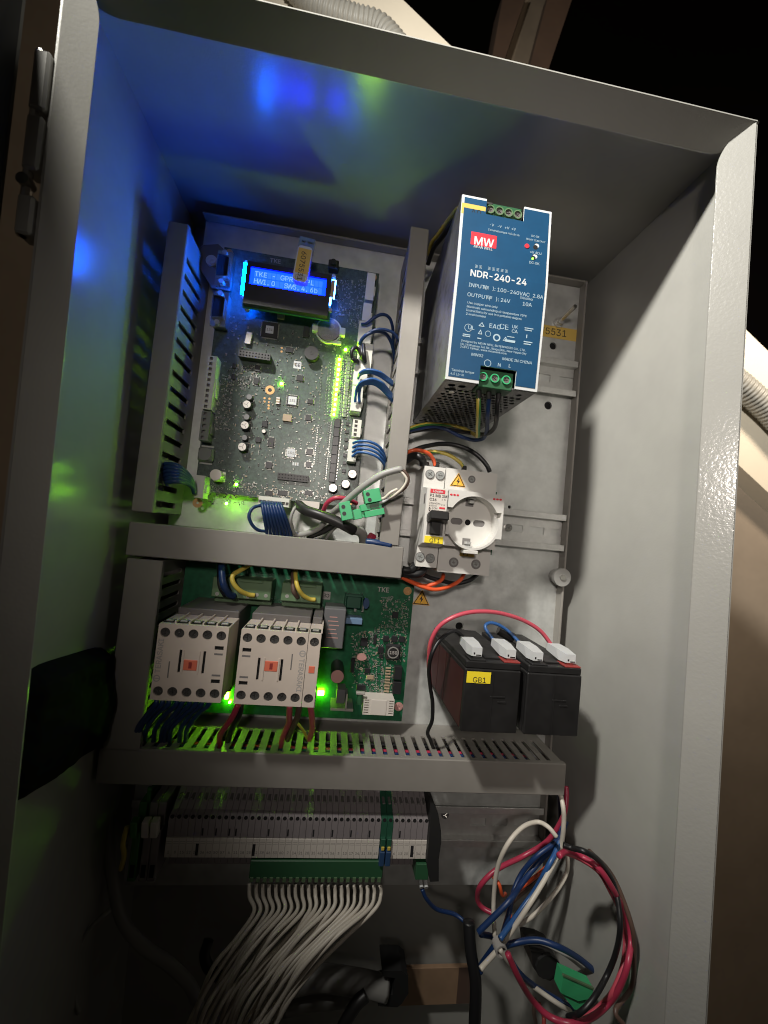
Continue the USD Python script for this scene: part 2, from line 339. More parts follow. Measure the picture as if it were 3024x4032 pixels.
nl = mp.part('number_label', box(x1 - 62, x1, -.25, .05, z0, z1), 'ochre_tag', label='ochre number label right of the blue power supply')
mp.part('lettering', text('6075531', (x1 - 51, -.25, (z0 + z1) / 2 - 3.2), 6.6), 'print_black', parent=nl)
# small warning label right of the lower board
def warning(thing, c, s, y, m='warning_orange'):
    tri = lambda k: Polygon([(c[0] - k * .58, c[2] - k * .36), (c[0] + k * .58, c[2] - k * .36), (c[0], c[2] + k * .64)])
    w = thing.part('warning_label', plate(tri(s).buffer(.3), y - .2, y - .01), m, label='triangular high voltage warning label')
    thing.part('border', plate(tri(s * .97).difference(tri(s * .80)), y - .34, y - .2), 'print_black', parent=w)
    k = s * .30
    bolt = Polygon([(c[0] + .15 * k, c[2] + k), (c[0] - .45 * k, c[2] - .05 * k), (c[0] - .02 * k, c[2] - .02 * k), (c[0] - .2 * k, c[2] - .95 * k), (c[0] + .45 * k, c[2] + .25 * k), (c[0] + .05 * k, c[2] + .2 * k)])
    thing.part('lightning_sign', plate(bolt, y - .34, y - .2), 'print_black', parent=w)
wl = at('J6', 1590, 365, 0)
warning(mp, wl, 13.5, 0)

# ================================================================== DIN RAILS
def din_rail(zc, xa, xb, label, slots, screws=()):
    r = Thing('din_rail', label, 'rail', 'slotted mounting rails', base=((xa + xb) / 2, 0, zc))
    web = sbox(xa, zc - 12.5, xb, zc + 12.5)
    for s in slots:
        web = web.difference(sbox(s - 6.5, zc - 2.6, s + 6.5, zc + 2.6).buffer(.9, 3))
    m = [plate(web, -1.4, -.3)]
    for sg in (1, -1):
        m.append(box(xa, xb, -7.5, -.3, *(sorted((zc + sg * 11.6, zc + sg * 12.7)))))
        m.append(box(xa, xb, -8.6, -7.4, *(sorted((zc + sg * 11.6, zc + sg * 17.5))), .3))
    r.part('rail_profile', m, 'zinc')
    for s in screws:
        r.part('screw', screw((s[0], -4.2, s[1]), 3.6), 'steel', smooth=40)
    return r
mid = at('K2', 710, 615, -1)
din_rail(0.0, -18, 147.5, 'zinc mounting rail behind the socket outlet', [mid[0] - 22, mid[0], mid[0] + 22], [xz('K2', 340, 590, -4)])
din_rail(150.4, -18, 147.5, 'zinc mounting rail behind the blue fronted power supply', [at('K3', 460, 1275, -1)[0], at('K3', 460, 1275, -1)[0] + 24])
din_rail(-273.0, -212, 147.5, 'zinc mounting rail carrying the row of terminal blocks at the bottom', [xz('W4', 330, 250, -1)[0], xz('W4', 430, 250, -1)[0], xz('W4', 530, 250, -1)[0]], [xz('W4', 178, 243, -4)])

# ================================================================== CABLE DUCTS
def duct(axis, a0, a1, b0, b1, yf, label, slot0, slot1, pitch=9.0, w=3.6, name='cable_duct', slots_on=(0, 1), skip=0):
    """axis 'x' or 'z' is the length; b = the narrow direction. Cover, base and two slotted walls."""
    base = ((a0 + a1) / 2, 0, (b0 + b1) / 2) if axis == 'x' else ((b0 + b1) / 2, 0, (a0 + a1) / 2)
    d = Thing(name, label, 'cable duct', base=base)
    def bx(p, q, y0, y1, r, s, bev=0):
        return box(p, q, y0, y1, r, s, bev) if axis == 'x' else box(r, s, y0, y1, p, q, bev)
    d.part('cover', [bx(a0, a1, yf, yf + 1.6, b0, b1, .6), bx(a0 + .1, a1 - .1, yf + 1.2, yf + 5, b0 + .1, b0 + 1.3, .2), bx(a0 + .1, a1 - .1, yf + 1.2, yf + 5, b1 - 1.3, b1 - .1, .2)], 'duct_grey')
    d.part('base', bx(a0 + .5, a1 - .5, -1.9, -.3, b0 + 1.4, b1 - 1.4), 'duct_grey')
    n = int((a1 - a0 - 8) / pitch)
    for i, b in enumerate((b0 + 1.35, b1 - 2.75)):
        wall = sbox(a0 + .4, yf + 2.2, a1 - .4, -.3)
        if i in slots_on:
            sl = [sbox(a0 + 7 + k * pitch - w / 2 + .8, slot0 + .8, a0 + 7 + k * pitch + w / 2 - .8, slot1 - .8).buffer(.8, 2) for k in range(skip, n)]
            wall = wall.difference(unary_union(sl))
        m = cat_([trimesh.creation.extrude_polygon(g, 1.4, engine='earcut') for g in getattr(wall, 'geoms', [wall])])
        v = np.asarray(m.vertices)
        if axis == 'x': m.vertices = np.stack([v[:, 0], v[:, 1], v[:, 2] + b], 1); m.invert()
        else: m.vertices = np.stack([v[:, 2] + b, v[:, 1], v[:, 0]], 1); m.invert()
        trimesh.repair.fix_normals(m)
        d.part('slotted_wall', m, 'duct_grey')
    return d
duct('z', -18.5, 200.5, -217.5, -203.0, -60, 'narrow upright grey cable duct left of the control board, lit blue', -54, -16, pitch=12.6, w=4.4)
duct('z', -25.5, 231.5, -35.0, -19.8, -60, 'upright grey cable duct between the control board and the power supply', -54, -18, pitch=12.6, w=4.4)
duct('x', -217.5, -15.5, -50.5, -26.2, -60, 'level grey cable duct under the control board', -54, -14)
duct('z', -188.0, -52.5, -216.0, -191.5, -60, 'wide upright grey cable duct left of the contactors, in shadow', -54, -16)
duct('x', -218.0, 133.0, -211.2, -186.5, -60, 'longest level grey cable duct with open slots under the contactors', -55.5, -22)

# ================================================================== POWER SUPPLY
X0, Z0, YP = -9.6, 86.9, -119.0; X1, Z1 = X0 + 63, Z0 + 125.2
psu = Thing('power_supply', 'tall metal power supply with blue printed front on the upper rail', 'power supply', base=((X0 + X1) / 2, -8, Z0))
mid_z, bul = Z0 + 72, 2.6
def psu_side(x0, x1):
    poly = np.array([(YP, Z0), (YP - bul, mid_z), (YP, Z1), (-9, Z1), (-9, Z0)])
    v = np.array([(x, y, z) for x in (x0, x1) for y, z in poly]); return trimesh.convex.convex_hull(v)
psu.part('side_panel', psu_side(X0, X0 + 1.2), 'psu_metal', label='left side panel'); psu.part('side_panel', psu_side(X1 - 1.2, X1), 'psu_metal', label='right side panel')
psu.part('back_panel', box(X0 + 1.3, X1 - 1.3, -10.2, -9, Z0, Z1), 'psu_metal')
def perforated(z0, z1, name):
    sh_ = sbox(X0 + 1.3, YP + 1, X1 - 1.3, -10.4); hs = []
    for j in range(17):
        for i in range(12):
            cx_, cy_ = X0 + 6 + i * 4.7 + (j % 2) * 2.35, YP + 16 + j * 5.3
            if cx_ < X1 - 4 and cy_ < -14: hs.append(Polygon([(cx_ + 2.0 * math.cos(a), cy_ + 2.0 * math.sin(a)) for a in np.arange(6) * math.pi / 3 + .52]))
    for cx_ in (X0 + 7, X0 + 14): hs.append(Point(cx_, YP + 8).buffer(2.5, 4))
    for cx_ in (X1 - 8,): hs.append(Point(cx_, YP + 9).buffer(1.8, 4))
    sh_ = sh_.difference(unary_union(hs)).difference(sbox(X0 + 22, YP, X0 + 46, YP + 13))
    m = cat_([trimesh.creation.extrude_polygon(g, abs(z1 - z0), engine='earcut') for g in getattr(sh_, 'geoms', [sh_])])
    m.apply_translation([0, 0, min(z0, z1)]); return m
psu.part('perforated_panel', perforated(Z0, Z0 + 1.2, 'b'), 'psu_metal', label='perforated underside')
psu.part('perforated_panel', perforated(Z1 - 1.2, Z1, 't'), 'psu_metal', label='perforated top')
psu.part('inner_board', [box(X0 + 3, X1 - 3, YP + 14, -12, Z0 + 7, Z1 - 7)], 'black_matt')
def psu_y(z):
    return YP - bul * ((z - Z0) / (mid_z - Z0) if z < mid_z else (Z1 - z) / (Z1 - mid_z))
def face(poly, dy, th):
    """A thin sheet that follows the bent front."""
    ms = []
    for lo, hi, ya, yb in ((Z0, mid_z, YP, YP - bul), (mid_z, Z1, YP - bul, YP)):
        g = poly.intersection(sbox(-999, lo, 999, hi))
        for q in getattr(g, 'geoms', [g]):
            if q.is_empty or q.area < 1e-6: continue
            m = plate(q, 0, th); v = np.asarray(m.vertices); v[:, 1] += ya + (v[:, 2] - lo) / (hi - lo) * (yb - ya) - dy - th; m.vertices = v; ms.append(m)
    return cat_(ms)
term_t = sbox(X0 + 17, Z1 - 11, X0 + 43.5, Z1 + 2); term_b = sbox(X0 + 22.6, Z0 - 1, X0 + 47.5, Z0 + 12.0)
faceshape = sbox(X0, Z0, X1, Z1).difference(term_t).difference(term_b)
psu.part('front_panel', face(faceshape, .0, 1.0), 'print_white', label='white edged front panel')
bl = psu.part('blue_faceplate', face(faceshape.intersection(sbox(X0 + 1.7, Z0 + 2.0, X1 - 1.7, Z1 - 1.7)).difference(unary_union([Point(xz('Z5', 1118, 510, YP)).buffer(1.7), Point(xz('Z5', 1103, 590, YP)).buffer(1.7)])), 1.0, .25), 'psu_blue')
YL = 1.27
def ptext(s, u, v, h, m='print_white', bold=False, deg=0, center=False):
    p = at('Z5', u, v, YP - 2); p[1] = psu_y(p[2]) - YL
    return text(s, p, h, deg, bold, .1, center)
r_ = psu.part('maker_logo', face(sbox(X0 + 8.0, 0, X0 + 25.6, 999).intersection(sbox(-99, at('Z5', 740, 512, YP)[2] - 1.0, 99, at('Z5', 740, 424, YP)[2] - .2)), YL, .1), 'logo_red')
psu.part('logo_lettering', [ptext('MW', 665, 488, 5.4, bold=True), ptext('MEAN WELL', 668, 512, 1.6)], 'print_white', parent=r_)
psu.part('model_lettering', [ptext('NDR-240-24', 636, 722, 4.3, bold=True)], 'print_white', parent=bl)
psu.part('fine_print', [ptext('INPUT(    ): 100-240VAC  2.8A', 630, 798, 2.5), ptext('OUTPUT(    ): 24V         10A', 620, 866, 2.5), ptext('50/60Hz', 1000, 886, 1.6),
    ptext('Use copper wire only', 622, 918, 1.5), ptext('Maximum surrounding air temperature 70\u00b0C', 618, 946, 1.45), ptext('Instructions for use in a pollution degree', 614, 972, 1.45), ptext('2 environment', 612, 998, 1.45),
    ptext('UL', 628, 1100, 2.6), ptext('EAC', 780, 1092, 3.0), ptext('C', 855, 1098, 3.6), ptext('E', 893, 1104, 3.6), ptext('UK', 946, 1094, 2.2), ptext('CA', 944, 1126, 2.2),
    ptext('Designed by MEAN WELL ENTERPRISES CO., LTD.', 580, 1188, 1.35), ptext('No.28 Wuquan 3rd Rd., Wugu Dist., New Taipei City', 576, 1212, 1.35), ptext('24891 Taiwan, www.meanwell.com', 574, 1232, 1.35),
    ptext('MW02', 655, 1290, 1.9), ptext('MADE IN CHINA', 880, 1322, 1.9), ptext('N', 846, 1368, 2.4), ptext('L', 925, 1376, 2.4), ptext('Terminal torque', 512, 1398, 1.5), ptext('4.5 Lb-in', 505, 1424, 1.5),
    ptext('Terminal torque 4.5 Lb-in', 775, 385, 1.3), ptext('-V   -V   +V  +V', 785, 350, 1.8), ptext('DC OK', 1068, 630, 1.7), ptext('+V ADJ', 1075, 552, 1.7), ptext('DC OK', 1090, 430, 1.3), ptext('RELAY CONTACT', 1050, 452, 1.2)], 'print_fade', parent=bl)
rings = []
for u, v, r, w in ((632, 1092, 2.6, .3), (775, 1135, 2.0, .3), (838, 1163, 2.5, .9), (775, 1345, 2.4, .35)):
    p = at('Z5', u, v, YP - 2); rings.append(ring((p[0], psu_y(p[2]) - YL - .1, p[2]), r, r - w, .1, 24))
for u, v, w_, h_ in ((728, 1068, 3.4, 2.4), (718, 1122, 2.4, 2.6), (900, 1172, 2.6, 2.4)):
    p = at('Z5', u, v, YP - 2); rings.append(plate(Polygon([(p[0] - w_ / 2, p[2] - h_ / 2), (p[0] + w_ / 2, p[2] - h_ / 2), (p[0] + .2, p[2] + h_ / 2)]).boundary.buffer(.22), psu_y(p[2]) - YL - .1, psu_y(p[2]) - YL))
for u, v, w_, h_ in ((712, 1168, 2.6, .7), (935, 1188, 7, 1.6), (940, 1158, 5, .5), (1065, 1195, 6, .7), (1060, 1210, 5, .7), (1055, 1155, .6, 2.4), (1070, 1098, 6, .6), (1066, 1112, 5, .6), (620, 1140, 5, .6), (618, 1152, 5, .6)):
    p = at('Z5', u, v, YP - 2); rings.append(box(p[0] - w_ / 2, p[0] + w_ / 2, psu_y(p[2]) - YL - .1, psu_y(p[2]) - YL, p[2] - h_ / 2, p[2] + h_ / 2))
for u_1, v_1 in [(655 + i_ * 31, 650 + i_ * 5) for i_ in range(9) if i_ not in (0, 3)] + [(744, 804), (768, 808), (768, 874), (792, 878)]:
    p = at('Z5', u_1, v_1, YP - 2); y_ = psu_y(p[2]) - YL
    for q_ in (-.8, .0, .8): rings.append(box(p[0] - .85, p[0] + .85, y_ - .1, y_, p[2] + q_ - .14, p[2] + q_ + .14))
    rings.append(box(p[0] - .15, p[0] + .15, y_ - .1, y_, p[2] - 1.0, p[2] + 1.0))
psu.part('approval_marks', rings, 'print_fade', parent=bl)
x0, x1, z0, z1 = fr_rect('Z5', 592, 212, 745, 285, YP)
ag = psu.part('device_tag', box(X0 + .2, X0 + 16.5, YP - 1.7, YP - 1.05, Z1 - 13.5, Z1 - 6.2), 'ochre_tag', label='ochre tag at the top left corner')
psu.part('lettering', text('A0', (X0 + 6.6, YP - 1.7, Z1 - 13.2), 4.0), 'print_black', parent=ag)
for nm, zt, n, xa, xb, dz in (('upper', Z1 - 4.6, 4, X0 + 17.4, X0 + 43.2, 1), ('lower', Z0 + 6.0, 3, X0 + 23, X0 + 47.2, -1)):
    zb0, zb1 = (Z1 - 10.5, Z1 + 1) if dz > 0 else (Z0 - .5, Z0 + 11.6)
    tb = psu.part('terminal_block', [box(xa, xb, YP + 2.4, YP + 14, zb0, zb1, .4)], 'plug_green_dim', label=f'{nm} green screw terminal block')
    for i in range(n):
        cx_ = xa + (xb - xa) * (i + .5) / n - (0 if n == 4 else 1.2)
        psu.part('screw_ring', ring((cx_, YP + .8, zt), 3.0, 2.35, 1.7), 'plug_sage' if n == 4 else 'plug_green', parent=tb)
        psu.part('screw', screw((cx_, YP + 1.7, zt), 2.3, deg=20 + 40 * i), 'grey_plastic', parent=tb)
p = at('Z5', 1055, 502, YP - 2); p[1] = psu_y(p[2]) - YL
psu.part('indicator', cyl((p[0], p[1] - .4, p[2]), 1.6, 1.5, 16), 'logo_red', label='red dot')
p = at('Z5', 1118, 510, YP - 2); psu.part('trim_screw', cyl((p[0], psu_y(p[2]) - 1.35, p[2]), 1.65, 1.2, 16), 'hole_black')
p = at('Z5', 1098, 594, YP - 2); psu.part('led', cyl((p[0] - .3, psu_y(p[2]) - 1.5, p[2] - .2), .85, 1.2, 12), 'led_dim', label='green status light'); psu.part('led_hole', cyl((p[0] + .2, psu_y(p[2]) - 1.35, p[2] + .3), 1.6, 1.2, 16), 'hole_black')
psu.part('panel_screw', [cyl((X0 + 9.5, 0, 0), 2.2, 1.5, 14)][0].apply_transform(trimesh.transformations.rotation_matrix(-math.pi / 2, (1, 0, 0))).apply_translation((0, YP + 16, Z0 - .3)), 'steel')
# its wires
YW = -108
wg = 'leads below the blue power supply'
def striped(fr, pts, r, label, group=None):
    P = path(fr, pts); t_ = Thing('wire', label, 'wire', group, base=tuple(P[0]))
    t_.part('sheath', tube(P, r), 'wire_yellow', smooth=True)
    t_.part('stripe', tube([q + np.array([r * .45, -r * .25, -r * .3]) for q in P], r * .72), 'wire_green', smooth=True)
striped('K4', [(1062, 680, YW), (1060, 780, YW), (1060, 900, YW + 4), (1052, 1060, YW + 20), (1048, 1150, YW + 34), (990, 1120, -40), (900, 1070, -34), (760, 1035, -30), (560, 1018, -30), (420, 1035, -32), (290, 1075, -34)], 1.5, 'green and yellow earth lead looping from the power supply into the duct')
wire('K4', [(1175, 690, YW), (1170, 800, YW + 3), (1160, 950, YW + 12), (1150, 1100, YW + 40), (1110, 1180, -46), (1000, 1195, -38), (850, 1150, -32), (700, 1075, -28), (560, 1050, -28), (400, 1075, -30), (290, 1100, -32)], 1.6, 'wire_navy', 'dark blue lead looping from the power supply into the duct')
wire('K4', [(1282, 700, YW), (1268, 820, YW + 2), (1262, 950, YW + 8), (1230, 1070, YW + 28), (1150, 1130, -62), (1040, 1128, -44), (900, 1110, -34), (700, 1080, -26), (450, 1085, -24), (290, 1115, -28)], 1.7, 'wire_black', 'black lead looping from the right terminal of the power supply')
for i, u in enumerate((1062, 1172, 1280)):
    obj('wire_ferrule', tube(path('K4', [(u + 2, 640, YW - 2), (u, 745, YW)]), 1.9, 8, smooth=False), 'black_plastic', ('left', 'middle', 'right')[i] + ' black ferrule under the lower terminals of the blue power supply', 'ferrule', smooth=40)
wire('K8', [(1225, 640, -30), (1260, 500, -44), (1350, 380, -58), (1460, 220, -74), (1560, 95, -90), (1600, 60, -98)], 1.6, 'wire_yellow', 'yellow lead rising behind the duct to the top of the power supply')
wire('K8', [(1215, 760, -28), (1290, 560, -42), (1390, 430, -58), (1500, 270, -74), (1590, 160, -90)], 2.0, 'wire_black', 'black lead rising behind the duct to the top of the power supply')

# ================================================================== CIRCUIT BREAKER
bx0, bz1, bz0 = -1.9, 42.2, -41.0
BW = 17.6
mcb = Thing('circuit_breaker', 'white one pole circuit breaker with black toggle left of the socket outlet', 'circuit breaker', base=(bx0 + BW / 2, -8, 0))
prof = Polygon([(-8, bz1), (-45, bz1), (-45, 24.5), (-62, 22.3), (-62, -21), (-45, -24.5), (-45, bz0), (-8, bz0)])
m = trimesh.creation.extrude_polygon(prof, BW, engine='earcut'); v = np.asarray(m.vertices)
m.vertices = np.stack([v[:, 2] + bx0, v[:, 0], v[:, 1]], 1); trimesh.repair.fix_normals(m)
mcb.part('housing', m, 'white_plastic')
for u, v_ in ((308, 225), (440, 243), (178, 1303), (310, 1322)):
    p = at('K1', u, v_, -45)
    mcb.part('screw', [screw((p[0], -46.2, p[2]), 3.3, deg=rng.uniform(0, 90)), ], 'screw_grey')
    mcb.part('screw_recess', ring((p[0], -45.4, p[2]), 4.0, 3.3, .5), 'print_grey')
zr = lambda v_: at('K1', 400, v_, -62)[2]
mcb.part('printed_field', box(bx0 + 1.6, bx0 + BW - 1.0, -62.2, -61.9, 3.2, 21.5), 'marker_white')
lg = mcb.part('maker_logo', box(bx0 + 2.6, bx0 + 14.4, -62.45, -62.2, 18.6, 21.6), 'logo_red')
mcb.part('logo_lettering', text('Lovato', (bx0 + 4.4, -62.45, 19.2), 1.9, bold=True), 'print_white', parent=lg)
mcb.part('lettering', [text('P1 MB 1M', (bx0 + 2.4, -62.2, 15.6), 2.1, bold=True), text('C16', (bx0 + 2.4, -62.2, 12.4), 2.1, bold=True), text('230/400V~', (bx0 + 2.4, -62.2, 9.9), 1.3), text('6000 3', (bx0 + 2.4, -62.2, 7.9), 1.3), text('\u25b2 I ON', (bx0 + 2.2, -62.2, 5.9), 1.5), text('\u25bc O OFF', (bx0 + 2.2, -62.2, 3.8), 1.5), text('1  N', (bx0 + 12.2, -62.2, 13.4), 1.2), text('2  N', (bx0 + 12.2, -62.2, 9.2), 1.2)], 'print_black')
mcb.part('colour_flag', box(bx0 + 10.9, bx0 + 15.4, -62.4, -62.2, 6.6, 8.0), 'logo_red', label='small dark red window')
mcb.part('toggle_slot', box(bx0 + 2.4, bx0 + 15.4, -62.3, -60, -14.2, 2.6), 'grey_plastic')
tg = mcb.part('toggle', [rot(box(bx0 + 1.6, bx0 + 16.4, -74, -61, -5.0, 2.2, 1.0), (0, -62, 0), (1, 0, 0), -12), box(bx0 + 4.6, bx0 + 13.2, -65.5, -60, -14.0, -3, .8)], 'black_plastic', label='black toggle lever')
qf = mcb.part('device_tag', box(bx0 + 1.4, bx0 + 16.2, -62.6, -61.9, -20.8, -15.4, .1), 'yellow_tag', label='yellow tag')
mcb.part('lettering', text('QF1', (bx0 + 5.2, -62.6, -20.3), 3.2), 'print_black', parent=qf)
mcb.part('side_vent', box(bx0 - .15, bx0 + .2, -58, -54, 10, 18), 'grey_plastic')

# ================================================================== SOCKET OUTLET
sx0, sx1, sz0, sz1 = 16.4, 60.8, -43.8, 42.6
so = Thing('socket_outlet', 'white rail mounted socket outlet with round recess and warning triangle', 'socket', base=((sx0 + sx1) / 2, -8, 0))
body = box(sx0, sx1, -45, -8, sz0, sz1, .7)
so.part('housing', [plate(sbox(sx0, sz0, sx1, sz1).difference(Point((sx0 + sx1) / 2 - 1, -.5).buffer(19)), -45, -41.5), box(sx0, sx1, -41.4, -8, sz0, sz1, .5)], 'white_plastic')
cxs, czs = at('K1', 880, 850, -62)[0], at('K1', 880, 850, -62)[2]
outer = unary_union([sbox(sx0 - 1.2, czs - 11.5, sx1 + 1.0, czs + 24), Point(cxs, czs).buffer(22.3, 16)])
outer = outer.intersection(sbox(sx0 - 1.2, czs - 30, sx1 + 1.0, czs + 24))
rec = Point(cxs, czs).buffer(20.6, 20)
keys = unary_union([sbox(cxs - 22.3, czs + 3.8, cxs - 18, czs + 10), sbox(cxs + 18, czs + 5.5, cxs + 22.4, czs + 9.5)])
so.part('cover_plate', plate(outer.difference(rec).difference(keys), -62, -52), 'white_plastic')
so.part('skirt', plate(unary_union([sbox(sx0 - .6, czs - 20.5, sx1 - .8, czs + 23)]).difference(Point(cxs, czs).buffer(21)), -55, -45.2), 'white_plastic')
so.part('recess_wall', [ring((cxs, -55, czs), 21.2, 20.5, 9, 40)], 'white_plastic', smooth=40)
floor_h = [Point(cxs - 9.5, czs).buffer(3.0), Point(cxs + 9.5, czs).buffer(3.0), Point(cxs, czs).buffer(2.6)]
fl = Point(cxs, czs).buffer(20.6, 20)
for a in (-9.6, 9.6):
    fl = fl.difference(unary_union([Point(cxs + a - 2.4, czs).buffer(2.7), Point(cxs + a + 2.4, czs).buffer(2.7), sbox(cxs + a - 2.4, czs - 2.7, cxs + a + 2.4, czs + 2.7)]))
fl = fl.difference(Point(cxs, czs).buffer(2.5))
so.part('recess_floor', plate(fl, -47.6, -46.4), 'white_plastic')
so.part('pin_opening', [cyl((cxs - 9.6, -46.2, czs), 5.4, .3)], 'print_grey', label='left pin opening'); so.part('pin_opening', [cyl((cxs + 9.6, -46.2, czs), 5.4, .3)], 'print_grey', label='right pin opening'); so.part('pin_opening', [cyl((cxs, -46.2, czs), 3.0, .3)], 'hole_black', label='middle earth pin opening')
for sg in (1, -1):
    k = so.part('earth_clip', [box(cxs - 3.2, cxs + 3.2, -55, -47.7, czs + sg * 19.8 - .8, czs + sg * 19.8 + .8), box(cxs - 2.0, cxs + 2.4, -54, -47.7, czs + sg * 17.0 - 1.2, czs + sg * 17.0 + 1.2, .5)], 'zinc', label=('upper', 'lower')[sg < 0] + ' earth clip')
    so.part('clip_slot', box(cxs - 3.4, cxs + 3.4, -47.75, -47.5, czs + sg * 16 - 2.8, czs + sg * 16 + 2.8), 'print_grey')
so.part('latch_tab', box(cxs - 6.2, cxs + 5.5, -63, -54, czs - 25.2, czs - 22.4, .4), 'white_plastic')
for k in range(2):
    for i in range(3):
        p = at('K1', (588, 630, 672)[i] if k == 0 else (1148, 1190, 1232)[i], (488, 492, 497)[i] if k == 0 else (548, 552, 556)[i], -62.2)
        so.part('red_mark', plate(affinity.scale(Point(p[0], p[2]).buffer(.95, 4), 1.15, .8), -62.25, -62.0), 'logo_red')
warning(so, at('K1', 675, 320, -45), 11.0, -45.0)
for u, v_, r in ((855, 290, 3.2), (618, 1375, 4.1), (908, 1400, 4.1)):
    p = at('K1', u, v_, -45)
    so.part('screw_hole', [cyl((p[0], -45.12, p[2]), r, .3, 24)], 'print_grey'); so.part('screw', screw((p[0], -45.5, p[2]), r * .62, deg=15), 'screw_grey')
p1 = so.part('device_tag', box(*sorted((at('K1', 700, 1230, -45)[0], at('K1', 890, 1230, -45)[0])), -45.25, -45.0, at('K1', 800, 1300, -45)[2], at('K1', 800, 1205, -45)[2] + .3), 'ochre_tag', label='yellow tag on the lower shoulder')
so.part('lettering', text('P1', (at('K1', 735, 1275, -45)[0], -45.25, at('K1', 735, 1282, -45)[2]), 3.0), 'print_black', parent=p1)
so.part('base_board', [box(sx1 - 22, sx1 + 4.6, -36, -34, *sorted((at('K1', 1230, 1290, -35)[2], at('K1', 1280, 470, -35)[2])))], 'pcb_earth', label='green base board showing at the right edge')
so.part('side_tag', box(sx1 + 1.4, sx1 + 4.4, -36.4, -36, *sorted((at('K1', 1290, 525, -36)[2], at('K1', 1290, 660, -36)[2]))), 'yellow_tag')
# leads of breaker and socket
wire('K4', [(590, 1475, -28), (570, 1410, -30), (520, 1345, -34), (430, 1310, -36), (340, 1310, -34), (270, 1340, -34)], 1.7, 'wire_orange', 'orange lead arching into the top of the circuit breaker')
wire('K4', [(490, 1475, -24), (465, 1410, -24), (410, 1365, -24), (330, 1350, -24), (260, 1370, -26)], 1.7, 'wire_orange', 'lower orange lead behind the arch above the circuit breaker')
striped('K4', [(905, 1500, -28), (850, 1430, -28), (740, 1360, -26), (640, 1330, -24), (540, 1320, -22), (440, 1345, -20), (300, 1400, -20)], 1.6, 'green and yellow earth lead above the socket outlet')
wire('K4', [(1185, 1545, -30), (1150, 1470, -30), (1060, 1370, -28), (940, 1295, -26), (790, 1248, -24), (640, 1240, -24), (500, 1262, -26), (400, 1290, -26), (280, 1340, -26)], 2.0, 'wire_black', 'long black lead arching over the socket outlet')
wire('K4', [(460, 1470, -40), (455, 1420, -42), (420, 1380, -44), (350, 1370, -40), (270, 1420, -36)], 3.2, 'wire_black', 'thick black lead curling in front of the left top terminal of the breaker')
for i, (u, v_) in enumerate(((400, 95), (262, 92), (755, 142))):
    p = at('K1', u, v_, -28); obj('wire_ferrule', box(p[0] - 2, p[0] + 2, -30, -26, 41.8, p[2] + 2.0, .8), 'black_plastic', ('right black ferrule on top of the circuit breaker', 'left black ferrule on top of the circuit breaker', 'black ferrule on top of the socket outlet')[i], 'ferrule')
wire('K1', [(485, 1530, -26), (470, 1590, -30), (400, 1640, -34), (250, 1680, -34), (100, 1640, -34), (-40, 1570, -36)], 1.7, 'wire_orange', 'orange lead dipping below the breaker, shorter loop')
wire('K1', [(760, 1510, -26), (700, 1610, -30), (560, 1690, -34), (380, 1730, -36), (200, 1690, -36), (40, 1620, -36), (-60, 1570, -38)], 1.7, 'wire_orange', 'orange lead dipping below the socket outlet, longest loop')
wire('K1', [(930, 1530, -24), (820, 1610, -26), (640, 1650, -26), (440, 1610, -28), (300, 1570, -28), (150, 1500, -30)], 1.9, 'wire_black', 'black lead dipping below the socket outlet')
wire('K1', [(230, 1400, -34), (225, 1470, -38), (170, 1520, -40), (60, 1530, -40), (-50, 1510, -40)], 3.4, 'wire_black', 'thick black lead curling below the circuit breaker')
wire('K1', [(110, 1400, -34), (100, 1440, -40), (40, 1480, -42), (-50, 1470, -42)], 3.2, 'wire_black', 'thick black lead at the lower left corner of the breaker')

